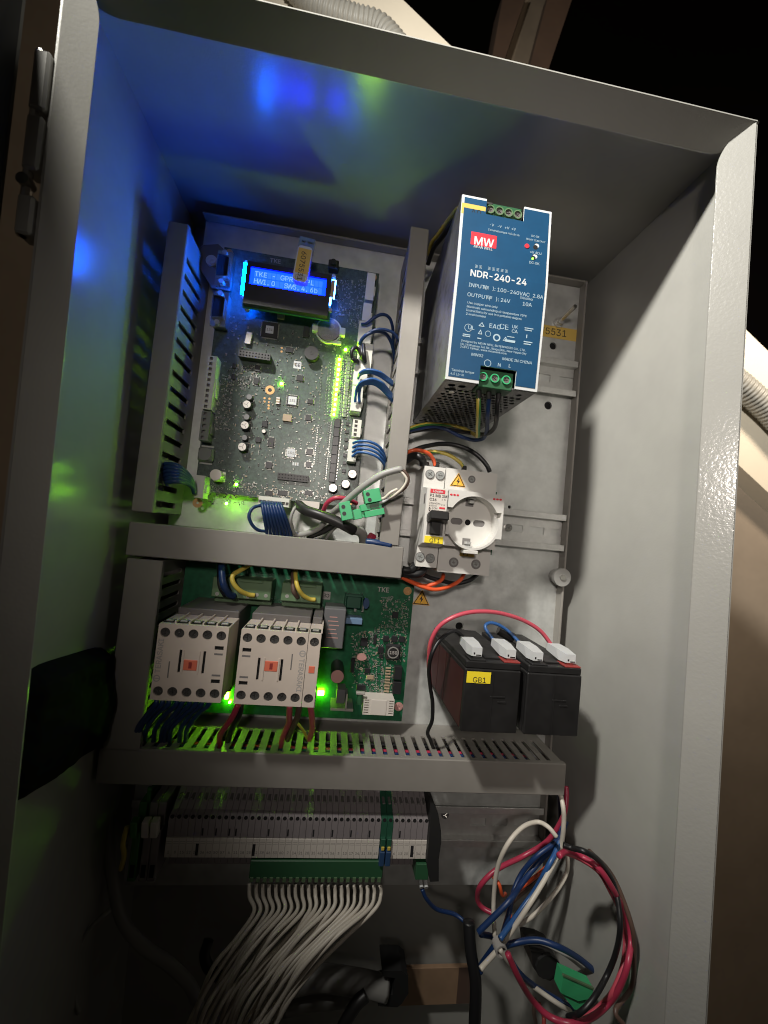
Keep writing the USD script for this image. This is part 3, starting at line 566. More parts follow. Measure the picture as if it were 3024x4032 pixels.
# ================================================================== BATTERIES
def battery(n, c0, c1, label, tag):
    """c0 = front top left, c1 = front bottom right corner."""
    x0, z1 = c0; x1, z0 = c1
    yb = -97.0
    b = Thing('battery', label, 'battery', base=((x0 + x1) / 2, -2, z0))
    b.part('case', [box(x0, x1, yb, -2, z0, z1 - 5.0, .8), box(x0 + .5, x1 - .5, yb + .5, -2.5, z1 - 4.9, z1, .6)], 'battery_black')
    b.part('front_rib', [box(x0 + 20, x0 + 21, yb - .4, yb + .1, z0 + 1, z1 - 6)], 'battery_black')
    b.part('moulded_mark', [box(x0 + 19.5, x0 + 30, yb - .5, yb + .05, z0 + 24, z0 + 25.2, .2), box(x0 + 25, x0 + 31, yb - .5, yb + .05, z0 + 20.4, z0 + 21.8, .2)], 'battery_black')
    b.part('side_label', [box(x0 - .3, x0 - .02, -94, -52, z0 + 2, z1 - 8), box(x0 - .3, x0 - .02, -50, -30, z0 + 2, z1 - 8), box(x0 - .3, x0 - .02, -28, -6, z0 + 2, z1 - 8)], 'battery_red' if tag else 'battery_black', label='dark red side label' if tag else None)
    b.part('vent_strip', box(x0 + 16, x0 + 28, yb + 8, -6, z1 - .1, z1 + 1.2, .4), 'battery_black')
    for i, u in enumerate((9.0, 34.2)):
        w = 12
        s = b.part('terminal_seat', box(x0 + u - w / 2, x0 + u + w / 2, yb + 1.0, yb + 13, z1 - .05, z1 + 1.1, .3), 'terminal_red' if i else 'battery_black', label='red seat of the plus terminal' if i else 'black seat of the minus terminal')
        b.part('terminal_blade', [box(x0 + u - 2.4, x0 + u + 2.4, yb + 5.5, yb + 6.3, z1 + 1, z1 + 5.4)], 'steel', parent=s)
    if tag:
        tt = b.part('device_tag', box(x0 + 1.3, x0 + 18.6, yb - .25, yb - .02, z1 - 14.6, z1 - 6.8), 'yellow_tag', label='yellow tag')
        b.part('lettering', text('GB1', (x0 + 5.6, yb - .25, z1 - 14.1), 3.6), 'print_black', parent=tt)
    caps = []
    for i, u in enumerate((9.0, 34.2)):
        q = 5.2
        poly = np.array([(yb + 4.5, z1 + 2.4), (yb + 4.5, z1 + 8.4), (yb + 17, z1 + 9.6), (yb + 29, z1 + 9.8), (yb + 30, z1 + 4.2), (yb + 12, z1 + 2.0)])
        v = []
        for y_, z_ in poly:
            ww = 3.7 if y_ < yb + 10 else 5.0
            v += [(x0 + u - ww, y_, z_), (x0 + u + ww, y_, z_)]
        h = trimesh.convex.convex_hull(np.array(v))
        caps.append((h, x0 + u, yb, z1))
    return b, caps
bl_ = dict(l='left black battery with yellow tag on its front', r='right black battery standing next to the cabinet wall')
bc = []
for n, c0, c1, lab, tag in (('l', (29.2, -99.0), (70.0, -147.0), bl_['l'], True), ('r', (75.0, -99.5), (116.0, -147.2), bl_['r'], False)):
    b, caps = battery(n, c0, c1, lab, tag); bc += caps
names4 = ['leftmost white terminal sleeve, above the yellow tag', 'white terminal sleeve on the plus pole of the left battery', 'white terminal sleeve on the minus pole of the right battery', 'rightmost white terminal sleeve, on the red seat near the wall']
for (h, x, yb, z1), lab in zip(bc, names4):
    s = Thing('terminal_sleeve', lab, 'connector sleeve', base=(x, yb + 4, z1 + 2))
    s.part('sleeve', h, 'print_white'); s.part('blade_hole', [box(x - 2.4, x - 1.4, yb + 4.3, yb + 4.6, z1 + 3.6, z1 + 5.0), ], 'hole_black'); s.part('spade', box(x - .6, x + 3.0, yb + 4.2, yb + 4.7, z1 + 2.9, z1 + 3.7), 'steel')
ex, ey, ez = bc[3][1], bc[3][2] + 30, bc[3][3] + 7
wire(None, [(ex, ey, ez)] + path('K5', [(1060, 300, -68), (930, 215, -70), (780, 160, -74), (620, 130, -78), (440, 135, -80), (280, 185, -80), (165, 270, -78), (100, 400, -74), (85, 540, -68)]) + path('K5', [(90, 700, -62), (100, 800, -56)]), 1.6, 'wire_pink', 'long bright red lead arching over both batteries')
ex, ez = bc[0][1], bc[0][3] + 7
wire(None, [(ex, ey, ez)] + path('K5', [(320, 295, -68), (240, 325, -70), (170, 390, -74), (110, 500, -76), (85, 640, -72), (100, 800, -66), (118, 930, -62), (112, 1080, -58), (75, 1180, -52), (100, 1250, -45), (130, 1330, -40)]), 1.5, 'wire_black', 'black lead hanging from the left battery into the lower duct')
e1, e2 = bc[1], bc[2]
wire(None, [(e1[1] - 2, ey, e1[3] + 7)] + path('K5', [(578, 270, -62), (610, 228, -60), (680, 238, -60), (760, 285, -60), (810, 330, -62)]) + [(e2[1] - 1, ey, e2[3] + 7)], 1.3, 'wire_blue', 'short blue link between the two batteries')
obj('fuse_holder', tube(path('K5', [(690, 285, -52), (820, 360, -54)]), 4.0, 10, smooth=False), 'black_plastic', 'black inline holder lying on the batteries beside the blue link', 'fuse holder', smooth=40)

# ================================================================== ROOM BEHIND THE CABINET
def slab(fr, pts, y, th):
    """A slab with its own distance and thickness whose face is outlined by measured points."""
    return plate(Polygon([xz(fr, u, v, y) for u, v in pts]), y, y + th)
YB2 = 300
q = [xz('F', 600, -950, YB2), xz('F', 1560, 0, YB2), xz('F', 1745, 172, YB2), xz('F', 2955, 1325, YB2), xz('F', 3500, 1840, YB2)]
d = np.array(q[-1]) - np.array(q[0]); d /= np.linalg.norm(d); nrm = np.array([d[1], -d[0]]); nrm = nrm if nrm[1] < 0 else -nrm
a, b = np.array(q[0]) - d * 200, np.array(q[-1]) + d * 300
obj('sloping_beam', plate(Polygon([a, b, b + nrm * 215, a + nrm * 215]), YB2, YB2 + 60), 'beige_paint', 'wide beige painted beam sloping down behind the cabinet', 'beam')
obj('room_wall', plate(Polygon([a + nrm * 215, b + nrm * 215, (b[0] + 200, -1900), (a[0] - 1500, -1900), (a[0] - 1500, a[1] - 300)]), YB2 + 40, YB2 + 80), 'room_brown', kind='structure')
obj('attic_wall', box(-5000, 7000, 2400, 2450, -4000, 7000), 'attic_dark', kind='structure')
def conduit(fr, pts, y, r, label):
    P = spline([at(fr, u, v, y) for u, v in pts], 120)
    L = np.concatenate([[0], np.cumsum(np.linalg.norm(np.diff(P, axis=0), axis=1))])
    n = int(L[-1] / 1.6); s = np.linspace(0, L[-1], n); Q = np.stack([np.interp(s, L, P[:, k]) for k in range(3)], 1)
    return obj('flexible_conduit', tube(Q, r, 14, smooth=False, rad=lambda t_, P_: r * (1 + .07 * np.cos(s * 2 * np.pi / 8.0))), 'conduit_grey', label, 'conduit', smooth=True)
conduit('Z1', [(1030, -260), (1220, -40), (1330, 40), (1440, 85), (1560, 130), (1700, 300)], YB2 - 24, 20, 'grey corrugated conduit lying on the beam above the cabinet')
conduit('F', [(2860, 1470), (2950, 1545), (3030, 1620), (3120, 1720)], YB2 - 24, 20, 'grey corrugated conduit showing right of the cabinet')
for pts, m, lab in (([(1985, -40), (2080, -40), (1965, 300), (1925, 300)], 'rafter_wood', 'left dim wooden rafter in the dark above the cabinet'), ([(2165, -40), (2265, -40), (2140, 330), (2068, 330)], 'rafter_wood', 'right dim wooden rafter in the dark above the cabinet')):
    obj('rafter', slab('F', pts, 440, 60), m, lab, 'rafter')
obj('rafter', slab('F', [(2082, -40), (2163, -40), (2066, 330), (1967, 300)], 470, 40), 'pale_board', 'pale board between the two dim rafters', 'rafter')
NTH = ('first', 'second', 'third', 'fourth', 'fifth', 'sixth', 'seventh', 'eighth', 'ninth', 'tenth', 'eleventh', 'twelfth', 'thirteenth', 'fourteenth', 'fifteenth', 'sixteenth', 'seventeenth', 'eighteenth', 'nineteenth', 'twentieth', 'last')

# ================================================================== CONTROL BOARD
YB_ = -18.0
mb = Thing('control_board', 'dark green control circuit board crowded with components and lit display, upper left', 'circuit board', base=(-120, 0, 100))
BX0, BX1, BZ0, BZ1 = -189.5, -54.5, 3.0, 215.0
mb.part('board', box(BX0, BX1, YB_, YB_ + 1.6, BZ0, BZ1), 'pcb_main')
for x in (BX0 + 5, BX1 - 5):
    for z in (BZ0 + 5, BZ1 - 5):
        mb.part('standoff', cyl((x, YB_ + 1.6, z), 3, -YB_ - 1.8, 8), 'zinc'); mb.part('board_screw', screw((x, YB_ - 1.4, z), 3.0), 'copper')
B = lambda fr, u, v, h=0: at(fr, u, v, YB_ - h)
# --- display module
YD = YB_ - 8.0
lx0, lx1, lz0, lz1 = -167.2, -90.0, 153.9, 194.0
lm = mb.part('display_board', box(lx0 + 3, lx1 - 3, YD - 9.6, YD - 8, 156.0, 192.6), 'pcb_green', label='display circuit board')
mb.part('display_spacer', [cyl((x, YD - 8, z), 2, 8, 8) for x in (lx0 + 5, lx1 - 5) for z in (159, 190)][0:1], 'zinc', parent=lm)
wx0, wz0 = xz('J1', 205, 425, YD - 14.6); wx1, wz1 = xz('J1', 990, 372, YD - 14.6)
wz0 = at('J1', 205, 430, YD - 14.6)[2]; wz1 = at('J1', 215, 252, YD - 14.6)[2]
wz0, wz1 = wz1 - 14.6, wz1
win = sbox(wx0, wz0, wx1, wz1)
frame = sbox(lx0 + 4.5, 156.8, lx1 - 4.5, 192.1)
bz = mb.part('display_bezel', plate(frame.difference(win), YD - 15.0, YD - 9.7), 'black_plastic', label='black display frame')
mb.part('lit_screen', plate(win.buffer(.4), YD - 13.4, YD - 12.6), 'lcd_blue', label='glowing blue two line screen')
LN = ('TKE - GPRS-MPL ', 'HW1.0  SW5.4.6b')
cw = (wx1 - wx0 - 6.0) / 16; ch = 5.2
for li, s in enumerate(LN):
    cells, glyph = [], []
    for k in range(16):
        x = wx0 + 3.0 + k * cw; z = wz1 - 7.1 - li * 6.0
        cells.append(box(x + .15, x + cw - .25, YD - 13.5, YD - 13.35, z, z + ch))
        if k < len(s) and s[k] != ' ':
            glyph.append(text(s[k], (x + cw * .48, YD - 13.55, z + ch * .5), 4.0, depth=.08, center=True) if s[k] not in '.-' else box(x + .9, x + (2.6 if s[k] == '-' else 1.7), YD - 13.62, YD - 13.55, z + (2.2 if s[k] == '-' else .4), z + (2.8 if s[k] == '-' else 1.2)))
    sc_ = mb.part('character_cells', cells, 'lcd_cell', parent=bz, kind='stuff'); mb.part('screen_lettering', glyph, 'lcd_text', parent=bz)
le = mb.part('light_guide', box(*sorted((at('J1', 140, 300, YD - 13)[0], at('J1', 172, 300, YD - 13)[0])), YD - 12.4, YD - 9.7, *sorted((at('J1', 150, 205, YD - 13)[2], at('J1', 150, 520, YD - 13)[2]))), 'lcd_edge', label='glowing cyan strip left of the screen')
x0, x1, z0, z1 = fr_rect('J1', 1022, 385, 1085, 560, YD - 12)
z1 = at('J1', 1050, 388, YD - 12)[2]; z0 = at('J1', 1030, 565, YD - 12)[2]
mb.part('backlight_connector', box(x0 + 1.5, x1 - 2.6, YD - 13, YD - 9.7, z0, z1 - 1), 'smd_tan', label='tan backlight block right of the screen')
mb.part('light_leak', [box(x1 - 2.5, x1 - 1.6, YD - 12.5, YD - 9.7, z0, z1)], 'lcd_spill', label='bright strip of light at the right end of the screen')
mb.part('light_leak', [box(x0 + 1.4, x1 - 1.6, YD - 12.5, YD - 9.7, z1 - .9, z1)], 'lcd_spill', label='bright strip of light above the tan block')
mb.part('light_leak', [box(x0 + .5, x1 - 4.0, YD - 12.5, YD - 9.7, z0 - 6, z0 - .4)], 'lcd_spill', label='glowing cyan end of the screen')
for u, v in ((185, 208), (152, 560), (1058, 347), (1022, 688)):
    mb.part('display_screw', cyl(at('J1', u, v, YD - 11), 1.7, 2, 12), 'solder')
mb.part('board_lettering', text('TKE', B('J1', 412, 208, .05), 3.6, bold=True), 'print_pale', label='maker lettering above the display')
# --- status lights
LEDS = [(957, 312), (858, 470), (850, 555), (842, 635), (833, 718), (825, 798), (816, 880), (808, 963), (799, 1043), (790, 1125), (782, 1205), (774, 1288), (765, 1370)]
for u, v in LEDS:
    p = B('J3', u, v, 1.3); mb.part('status_light', cbox(p, 1.5, 1.3, 1.7, .3), 'led_green')
for fr, u, v in (('J2', 1358, 868), ('J4', 355, 608), ('J4', 262, 787)):
    p = B(fr, u, v, 1.3); mb.part('status_light', cbox(p, 1.7, 1.3, 2.0, .3), 'led_green_strong')
# --- capacitors
def can(fr, u, v, r, h, top='cap_top', vent=True, body='black_plastic', lab=None):
    p = B(fr, u, v, h)
    c = mb.part('capacitor', [cyl((p[0], p[1] + .3, p[2]), r, h - 1.4, 20), box(p[0] - r, p[0] + r, YB_ - 1.2, YB_, p[2] - r, p[2] + r, .5)], body, smooth=40, label=lab)
    tp = Point(p[0], p[2]).buffer(r * .9, 6)
    if vent: tp = tp.difference(unary_union([affinity.rotate(sbox(p[0] - .16, p[2], p[0] + .16, p[2] + r * .75), a, origin=(p[0], p[2])) for a in (90, 210, 330)]))
    mb.part('can_top', plate(tp, p[1], p[1] + .35), top, parent=c)
    return c
for fr, u, v, r, h in (('J2', 795, 1210, 3.5, 7.5), ('J2', 760, 1550, 3.5, 7.5), ('J4', 410, 258, 3.6, 7.5)): can(fr, u, v, r, h)
for fr, u, v, r, h in (('J2', 833, 1088, 2.5, 5.5), ('J2', 790, 1415, 2.5, 5.5), ('J4', 432, 172, 2.4, 5.5)): can(fr, u, v, r, h, top='cap_grey', vent=False)
can('J4', 163, 520, 4.6, 13, vent=False, body='cap_top', lab='tallest round capacitor at the lower left of the board')
for u, v in ((1258, 642), (1377, 605), (1440, 512)): can('J4', u, v, 3.7, 7.5)
can('J4', 612, 113, 1.7, 4, vent=False)
# --- chips
def chip(fr, u, v, w, h, lab=0, pins=0, d=1.5, m='smd_dark'):
    p = B(fr, u, v, d); c = mb.part('chip', cbox(p, w, d - .2, h, .2), m)
    if pins:
        pp = []
        for k in range(pins):
            o = -w / 2 + .8 + (w - 1.6) * k / (pins - 1); o2 = -h / 2 + .8 + (h - 1.6) * k / (pins - 1)
            pp += [box(p[0] + o - .15, p[0] + o + .15, YB_ - .5, YB_ - .05, p[2] + s * (h / 2 + .5) - .5, p[2] + s * (h / 2 + .5) + .5) for s in (-1, 1)]
            pp += [box(p[0] + s * (w / 2 + .5) - .5, p[0] + s * (w / 2 + .5) + .5, YB_ - .5, YB_ - .05, p[2] + o2 - .15, p[2] + o2 + .15) for s in (-1, 1)]
        mb.part('chip_pins', pp, 'solder', parent=c, kind='stuff')
    if lab:
        l = mb.part('chip_sticker', box(p[0] - lab / 2, p[0] + lab / 2, p[1] - .12, p[1] - .01, p[2] - lab / 2, p[2] + lab / 2), 'print_white', parent=c, label='white paper sticker')
        mb.part('sticker_print', text('151', (p[0], p[1] - .13, p[2]), lab * .3, bold=True, center=True, depth=.05), 'print_grey', parent=c)
    return c
chip('J1', 413, 888, 13.5, 13.5, 6.6, 22); chip('J2', 1540, 1150, 9, 9, 7.0, 14)
chip('J4', 865, 315, 7.4, 7.4, 6.8, 12)
for fr, u, v, w, h, pn in (('J4', 680, 215, 5, 8, 6), ('J4', 660, 430, 5.5, 5.5, 6), ('J4', 1040, 305, 5.5, 5.5, 6), ('J4', 1030, 425, 5, 5, 6), ('J4', 622, 45, 4.5, 5, 0), ('J4', 560, 192, 4.5, 4.5, 0), ('J3', 215, 780, 6, 5, 5), ('J3', 385, 1165, 5.5, 4, 5), ('J3', 355, 1430, 5.5, 5, 5),
                         ('J2', 1490, 320, 6.5, 4.5, 6), ('J2', 970, 620, 4.5, 5.5, 5), ('J2', 950, 830, 4.5, 5.5, 5), ('J2', 590, 580, 3.5, 4.5, 0), ('J2', 580, 760, 3.5, 4.5, 0), ('J1', 780, 910, 5, 10, 0), ('J4', 660, 690, 6, 4, 5), ('J4', 790, 690, 8, 4, 6), ('J4', 1030, 690, 7, 4, 6)):
    chip(fr, u, v, w, h, 0, pn)
chip('J2', 1455, 1430, 7.5, 6.0, 0, 0, 2.2, 'smd_tan'); chip('J1', 525, 745, 6, 6, 0, 0, 2, 'smd_tan')
# crystal, headers, coin cell, buzzer, inductor
p = B('J2', 822, 125, 3); mb.part('crystal', [rot_y(plate(sbox(p[0] - 1.6, p[2] - 4.4, p[0] + 1.6, p[2] + 4.4).buffer(.01).intersection(sbox(p[0] - 1.6, p[2] - 4.4, p[0] + 1.6, p[2] + 4.4)).buffer(.7), p[1], YB_ - .2), p, -5)], 'cap_top', label='tall silver crystal can')
def header(fr, c, cols, rows, pitch, h, name='pin_header', m='black_plastic'):
    p = B(fr, *c, h); w, hh = cols * pitch + .6, rows * pitch + .6
    hs = unary_union([Point(p[0] + (i - (cols - 1) / 2) * pitch, p[2] + (j - (rows - 1) / 2) * pitch).buffer(.62, 2) for i in range(cols) for j in range(rows)])
    b = mb.part(name, [plate(sbox(p[0] - w / 2, p[2] - hh / 2, p[0] + w / 2, p[2] + hh / 2).difference(hs), p[1], p[1] + 1.2), box(p[0] - w / 2, p[0] + w / 2, p[1] + 1.2, YB_ - .1, p[2] - hh / 2, p[2] + hh / 2)], m)
    return b
header('J2', (920, 405), 10, 2, 2.54, 8.5); header('J4', (885, 545), 10, 2, 2.54, 3.0)
cc = B('J1', 1005, 888, 4.2)
mb.part('coin_cell_holder', [box(cc[0] - 14, cc[0] - 9.5, YB_ - 5.0, YB_, cc[2] - 3.4, cc[2] + 3.4, .4), box(cc[0] + 9.5, cc[0] + 14.5, YB_ - 5.0, YB_, cc[2] - 3.4, cc[2] + 3.4, .4), ring((cc[0], YB_ - 3, cc[2]), 11.4, 10.2, 2.9, 36), box(cc[0] + 5, cc[0] + 12, YB_ - 3.2, YB_, cc[2] - 11, cc[2] - 8, .3)], 'cream_plastic')
p = B('J3', 400, 370, 7); mb.part('buzzer', [cyl(p, 6.0, 7, 24), ring((p[0], p[1] - .2, p[2]), 1.6, .8, .3)], 'black_plastic', smooth=40)
p = B('J4', 62, 325, 6); mb.part('inductor', [box(p[0] - 6.3, p[0] + 6.3, p[1] + 1.5, YB_, p[2] - 6.3, p[2] + 6.3, 1.6), cyl(p, 5.4, 3, 28)], 'smd_grey', smooth=35, label='big round inductor at the lower left')
mb.part('inductor_pad', [box(p[0] - 5, p[0] + 5, YB_ - .8, YB_ - .1, p[2] + 6.5, p[2] + 7.8), box(p[0] - 5, p[0] + 5, YB_ - .8, YB_ - .1, p[2] - 7.8, p[2] - 6.5)], 'solder')
gp = B('J2', 1173, 978, .1); mb.part('ground_pad', ring((gp[0], gp[1] - .1, gp[2]), 3.9, 1.7, .15), 'copper'); mb.part('pad_hole', cyl((gp[0], gp[1] - .02, gp[2]), 1.7, .1), 'smd_dark')
gp = B('K7', 1045, 775, .1); mb.part('ground_pad', ring((gp[0], gp[1] - .3, gp[2]), 4.0, 1.0, .3), 'copper')
pads = [B('J2', u, v, .05) for u, v in ((1085, 1110), (1085, 1165), (1165, 1120), (1160, 1175), (1152, 1228), (1150, 1278), (1368, 290), (1362, 350))]
for q in pads: mb.part('test_pad', cyl(q, .95, .08, 12), 'copper')
s = B('J2', 1622, 568, .05); st = mb.part('approval_sticker', box(s[0] - 3.3, s[0] + 3.3, s[1] - .1, s[1], s[2] - 3.3, s[2] + 3.3), 'print_white'); mb.part('sticker_print', text('CE', (s[0], s[1] - .12, s[2]), 2.9, bold=True, center=True), 'print_black', parent=st)
p = B('J2', 1303, 1150, 2); mb.part('resistor', [box(p[0] - 1.5, p[0] + 1.5, p[1], YB_, p[2] - 3.0, p[2] + 3.0, .2)], 'smd_tan'); mb.part('resistor_bands', [box(p[0] - 1.52, p[0] + 1.52, p[1] - .05, YB_, p[2] + d_ - .5, p[2] + d_ + .5) for d_ in (-2.4, 0, 2.4)], 'cap_top')
p = B('J4', 908, 418, 1); mb.part('solder_jumper', [box(p[0] + k * 1.9 - .7, p[0] + k * 1.9 + .7, YB_ - .4, YB_ - .05, p[2] - 1.4, p[2] + 1.4) for k in (-1, 0, 1)], 'print_white')
# --- serial ports at the left edge with their grey bracket
for i, (u, v) in enumerate(((1205, 812), (1150, 1318))):
    p = at('K6', u, v, -27)
    fl = sbox(p[0] - 6.2, p[2] - 15, p[0] + 6.2, p[2] + 15).buffer(.0)
    d_ = Polygon([(p[0] - 3.6, p[2] + 8.4), (p[0] + 3.6, p[2] + 7.4), (p[0] + 3.6, p[2] - 7.4), (p[0] - 3.6, p[2] - 8.4)]).buffer(1.4, 4)
    c = mb.part('serial_port', [plate(fl.difference(d_.buffer(-.6)), -27, -26), plate(d_.difference(d_.buffer(-.55)), -31.5, -26.2), box(p[0] - 5, p[0] + 6, -26, YB_, p[2] - 14, p[2] + 14)], 'steel', label=('upper', 'lower')[i] + ' serial port')
    mb.part('port_insert', plate(d_.buffer(-.6), -30.2, -26.1), 'hole_black', parent=c)
    for s in (-1, 1): mb.part('hex_post', cyl((p[0], -30.0, p[2] + s * 12.4), 2.3, 4, 6), 'solder', parent=c)
b0 = [xz('K6', u, v, -24) for u, v in ((880, 600), (960, 530), (1130, 520), (1210, 590), (1300, 680), (1290, 1000), (1270, 1075), (1060, 1040), (980, 900), (900, 790), (860, 690))]
mb.part('port_bracket', plate(Polygon(b0).buffer(.8), -24, -22.6), 'relay_grey', label='rounded grey bracket behind the upper serial port')
p = at('K6', 1050, 710, -26); mb.part('bracket_screw', [cyl(p, 4.6, 2, 20), screw((p[0] + 1, p[1] - 1.4, p[2] - 1), 2.6)], 'zinc', smooth=40)
# --- pluggable connectors
def connector(name, fr, u0, v0, u1, v1, y, m='cream_plastic', ways=0, label=None, vert=True, w=3.6):
    """(u0, v0) and (u1, v1): middle of the top and of the bottom edge; the width is 7 mm unless level."""
    a, b = at(fr, u0, v0, y), at(fr, u1, v1, y)
    if vert: x0, x1, z0, z1 = (a[0] + b[0]) / 2 - w, (a[0] + b[0]) / 2 + w, b[2], a[2]
    else: x0, x1, z0, z1 = a[0], b[0], (a[2] + b[2]) / 2 - w, (a[2] + b[2]) / 2 + w
    poly = sbox(x0, z0, x1, z1); hs = []
    L = (z1 - z0) if vert else (x1 - x0)
    for k in range(ways):
        t_ = (k + .5) / ways
        c = ((x0 + x1) / 2 - .8, z0 + L * t_) if vert else (x0 + L * t_, (z0 + z1) / 2 - .8)
        hs.append(sbox(c[0] - 1.25, c[1] - 1.25, c[0] + 1.25, c[1] + 1.25))
    body = [plate(poly.difference(unary_union(hs)) if hs else poly, y, y + 2.5), box(x0, x1, y + 2.5, YB_ - .1, z0, z1)]
    if vert: body.append(box(x1 - .05, x1 + 1.2, y + 3, YB_ - .1, z0 + L * .25, z0 + L * .6, .3))
    c = mb.part(name, body, m, label=label)
    if hs: mb.part('contact_openings', plate(unary_union(hs), y + 2.3, y + 2.45), 'print_grey', parent=c, kind='stuff')
    return c, (x0, x1, z0, z1)
connector('plug_connector', 'J1', 1435, 318, 1415, 590, -30, label='white plug, topmost on the right edge')
connector('plug_connector', 'J1', 1402, 622, 1380, 800, -30, label='white plug, second from the top on the right edge')
connector('plug_connector', 'K8', 440, 1470, 425, 1735, -32, label='white plug with two dark leads', w=5.6)
connector('plug_connector', 'K8', 455, 1745, 405, 2050, -32, 'cream_plastic', label='white plug with black bent leads', w=6.2)
connector('plug_connector', 'J3', 1215, 575, 1180, 900, -33, 'cream_plastic', label='long white plug with the upper blue leads', w=5.8)
connector('plug_connector', 'J3', 1150, 910, 1130, 1320, -33, 'cream_plastic', label='long white plug with the lower blue leads', w=4.6)
connector('plug_connector', 'J4', 1490, 5, 1470, 165, -31, ways=4, label='empty white four way socket')
connector('plug_connector', 'J4', 1450, 190, 1430, 395, -31, label='white plug with four blue leads')
connector('plug_connector', 'J2', 245, 420, 130, 1290, -30, ways=10, label='long cream ten way socket on the left edge')
connector('plug_connector', 'J2', 130, 1320, 90, 1800, -30, 'smd_grey', ways=5, label='dim grey socket on the left edge')
connector('terminal_plug', 'J4', 20, 525, 5, 735, -32, label='cream plug lit bright green at the lower left corner')
connector('plug_connector', 'J4', 565, 760, 850, 780, -30, 'cream_plastic', 8, 'cream plug with dark blue leads at the bottom edge', False)
connector('plug_connector', 'J4', 925, 800, 1130, 810, -30, 'marker_white', 0, 'white rimmed socket for the black cable', False)
# --- small surface mounted parts
def scatter(thing, n, poly, yb, name, mats, avoid=None, sz=(.6, 1.6), grid=None):
    lots = {m: [] for m in mats}
    x0, z0, x1, z1 = poly.bounds; k = 0; tries = 0
    while k < n and tries < n * 20:
        tries += 1
        x, z = rng.uniform(x0, x1), rng.uniform(z0, z1)
        if grid: x, z = round(x / grid) * grid, round(z / grid) * grid
        if not poly.contains(Point(x, z)) or (avoid is not None and avoid.contains(Point(x, z))): continue
        a, b = rng.uniform(*sz), rng.uniform(*sz) * .6
        if rng.random() < .5: a, b = b, a
        m = mats[rng.integers(len(mats))]; h = rng.uniform(.4, .9)
        lots[m].append(box(x - a / 2, x + a / 2, yb - h, yb - .03, z - b / 2, z + b / 2)); k += 1
        if m != 'solder':
            e = 'solder'
            if e in lots:
                if a > b: lots[e] += [box(x + s * a * .5 - .22, x + s * a * .5 + .22, yb - h * .92, yb - .03, z - b * .52, z + b * .52) for s in (-1, 1)]
                else: lots[e] += [box(x - a * .52, x + a * .52, yb - h * .92, yb - .03, z + s * b * .5 - .22, z + s * b * .5 + .22) for s in (-1, 1)]
    for m, l in lots.items():
        if l: thing.part(name, l, m, kind='stuff', label={'solder': 'bright solder ends of the tiny parts', 'smd_dark': 'tiny dark surface mounted parts', 'smd_tan': 'tiny tan surface mounted parts', 'smd_grey': 'tiny grey surface mounted parts', 'copper': 'tiny copper pads'}[m])
P_ = lambda fr, pts, y=YB_: Polygon([xz(fr, u, v, y) for u, v in pts])
scatter(mb, 650, sbox(BX0 + 10, BZ0 + 8, BX1 - 6, 155), YB_, 'surface_mount_parts', ['smd_dark', 'smd_grey', 'smd_tan', 'solder'], grid=.9)
scatter(mb, 200, P_('J1', [(1080, 380), (1380, 390), (1330, 900), (1080, 760)]), YB_, 'surface_mount_parts', ['smd_dark', 'smd_grey', 'solder'], grid=.9)
scatter(mb, 150, P_('J4', [(390, 580), (850, 640), (1250, 690), (1200, 760), (480, 740)]), YB_, 'surface_mount_parts', ['smd_dark', 'solder', 'smd_tan'], grid=.8)
scatter(mb, 130, P_('J4', [(80, 600), (430, 560), (430, 800), (90, 790)]), YB_, 'surface_mount_parts', ['smd_dark', 'solder'], grid=.8)
scatter(mb, 330, P_('J2', [(260, 880), (560, 560), (1050, 560), (1030, 900), (560, 1000), (520, 1650), (240, 1650)]), YB_, 'surface_mount_parts', ['smd_dark', 'smd_grey', 'solder'], grid=.9)
rows = {'smd_grey': [], 'solder': [], 'smd_dark': []}
for u0, v0, u1, v1, n, m, w, h in ((905, 420, 845, 1390, 30, 'smd_grey', 1.0, .8), (935, 420, 875, 1390, 30, 'solder', .6, .8), (970, 380, 905, 1390, 20, 'solder', .8, 1.5), (795, 460, 715, 1400, 22, 'solder', .6, 1.0), (1060, 560, 985, 1400, 18, 'solder', .7, 1.5), (1040, 560, 1010, 1400, 18, 'smd_grey', .7, 1.5), (560, 700, 530, 1300, 13, 'smd_grey', .8, 1.4), (680, 560, 610, 1330, 16, 'smd_grey', .7, 1.3), (720, 540, 660, 1330, 16, 'solder', .6, .9)):
    for k in range(n):
        t_ = k / (n - 1); q = B('J3', u0 + (u1 - u0) * t_, v0 + (v1 - v0) * t_, .6); rows[m].append(cbox(q, w, .57, h))
for u0, v0, u1, v1, n, m, w, h in ((1245, 30, 1190, 560, 34, 'solder', .6, .7), (1225, 30, 1170, 560, 26, 'smd_grey', 1.0, .9), (1345, 20, 1290, 560, 20, 'solder', .7, 1.6), (1120, 60, 1080, 420, 18, 'solder', .7, .9), (1150, 60, 1110, 420, 18, 'smd_grey', .8, 1.0)):
    for k in range(n):
        t_ = k / (n - 1); q = B('J4', u0 + (u1 - u0) * t_, v0 + (v1 - v0) * t_, .6); rows[m].append(cbox(q, w, .57, h))
for m, l in rows.items():
    if l: mb.part('component_row', l, m, kind='stuff', label={'solder': 'rows of bright solder joints along the right side', 'smd_grey': 'rows of tiny grey resistors along the right side'}[m])
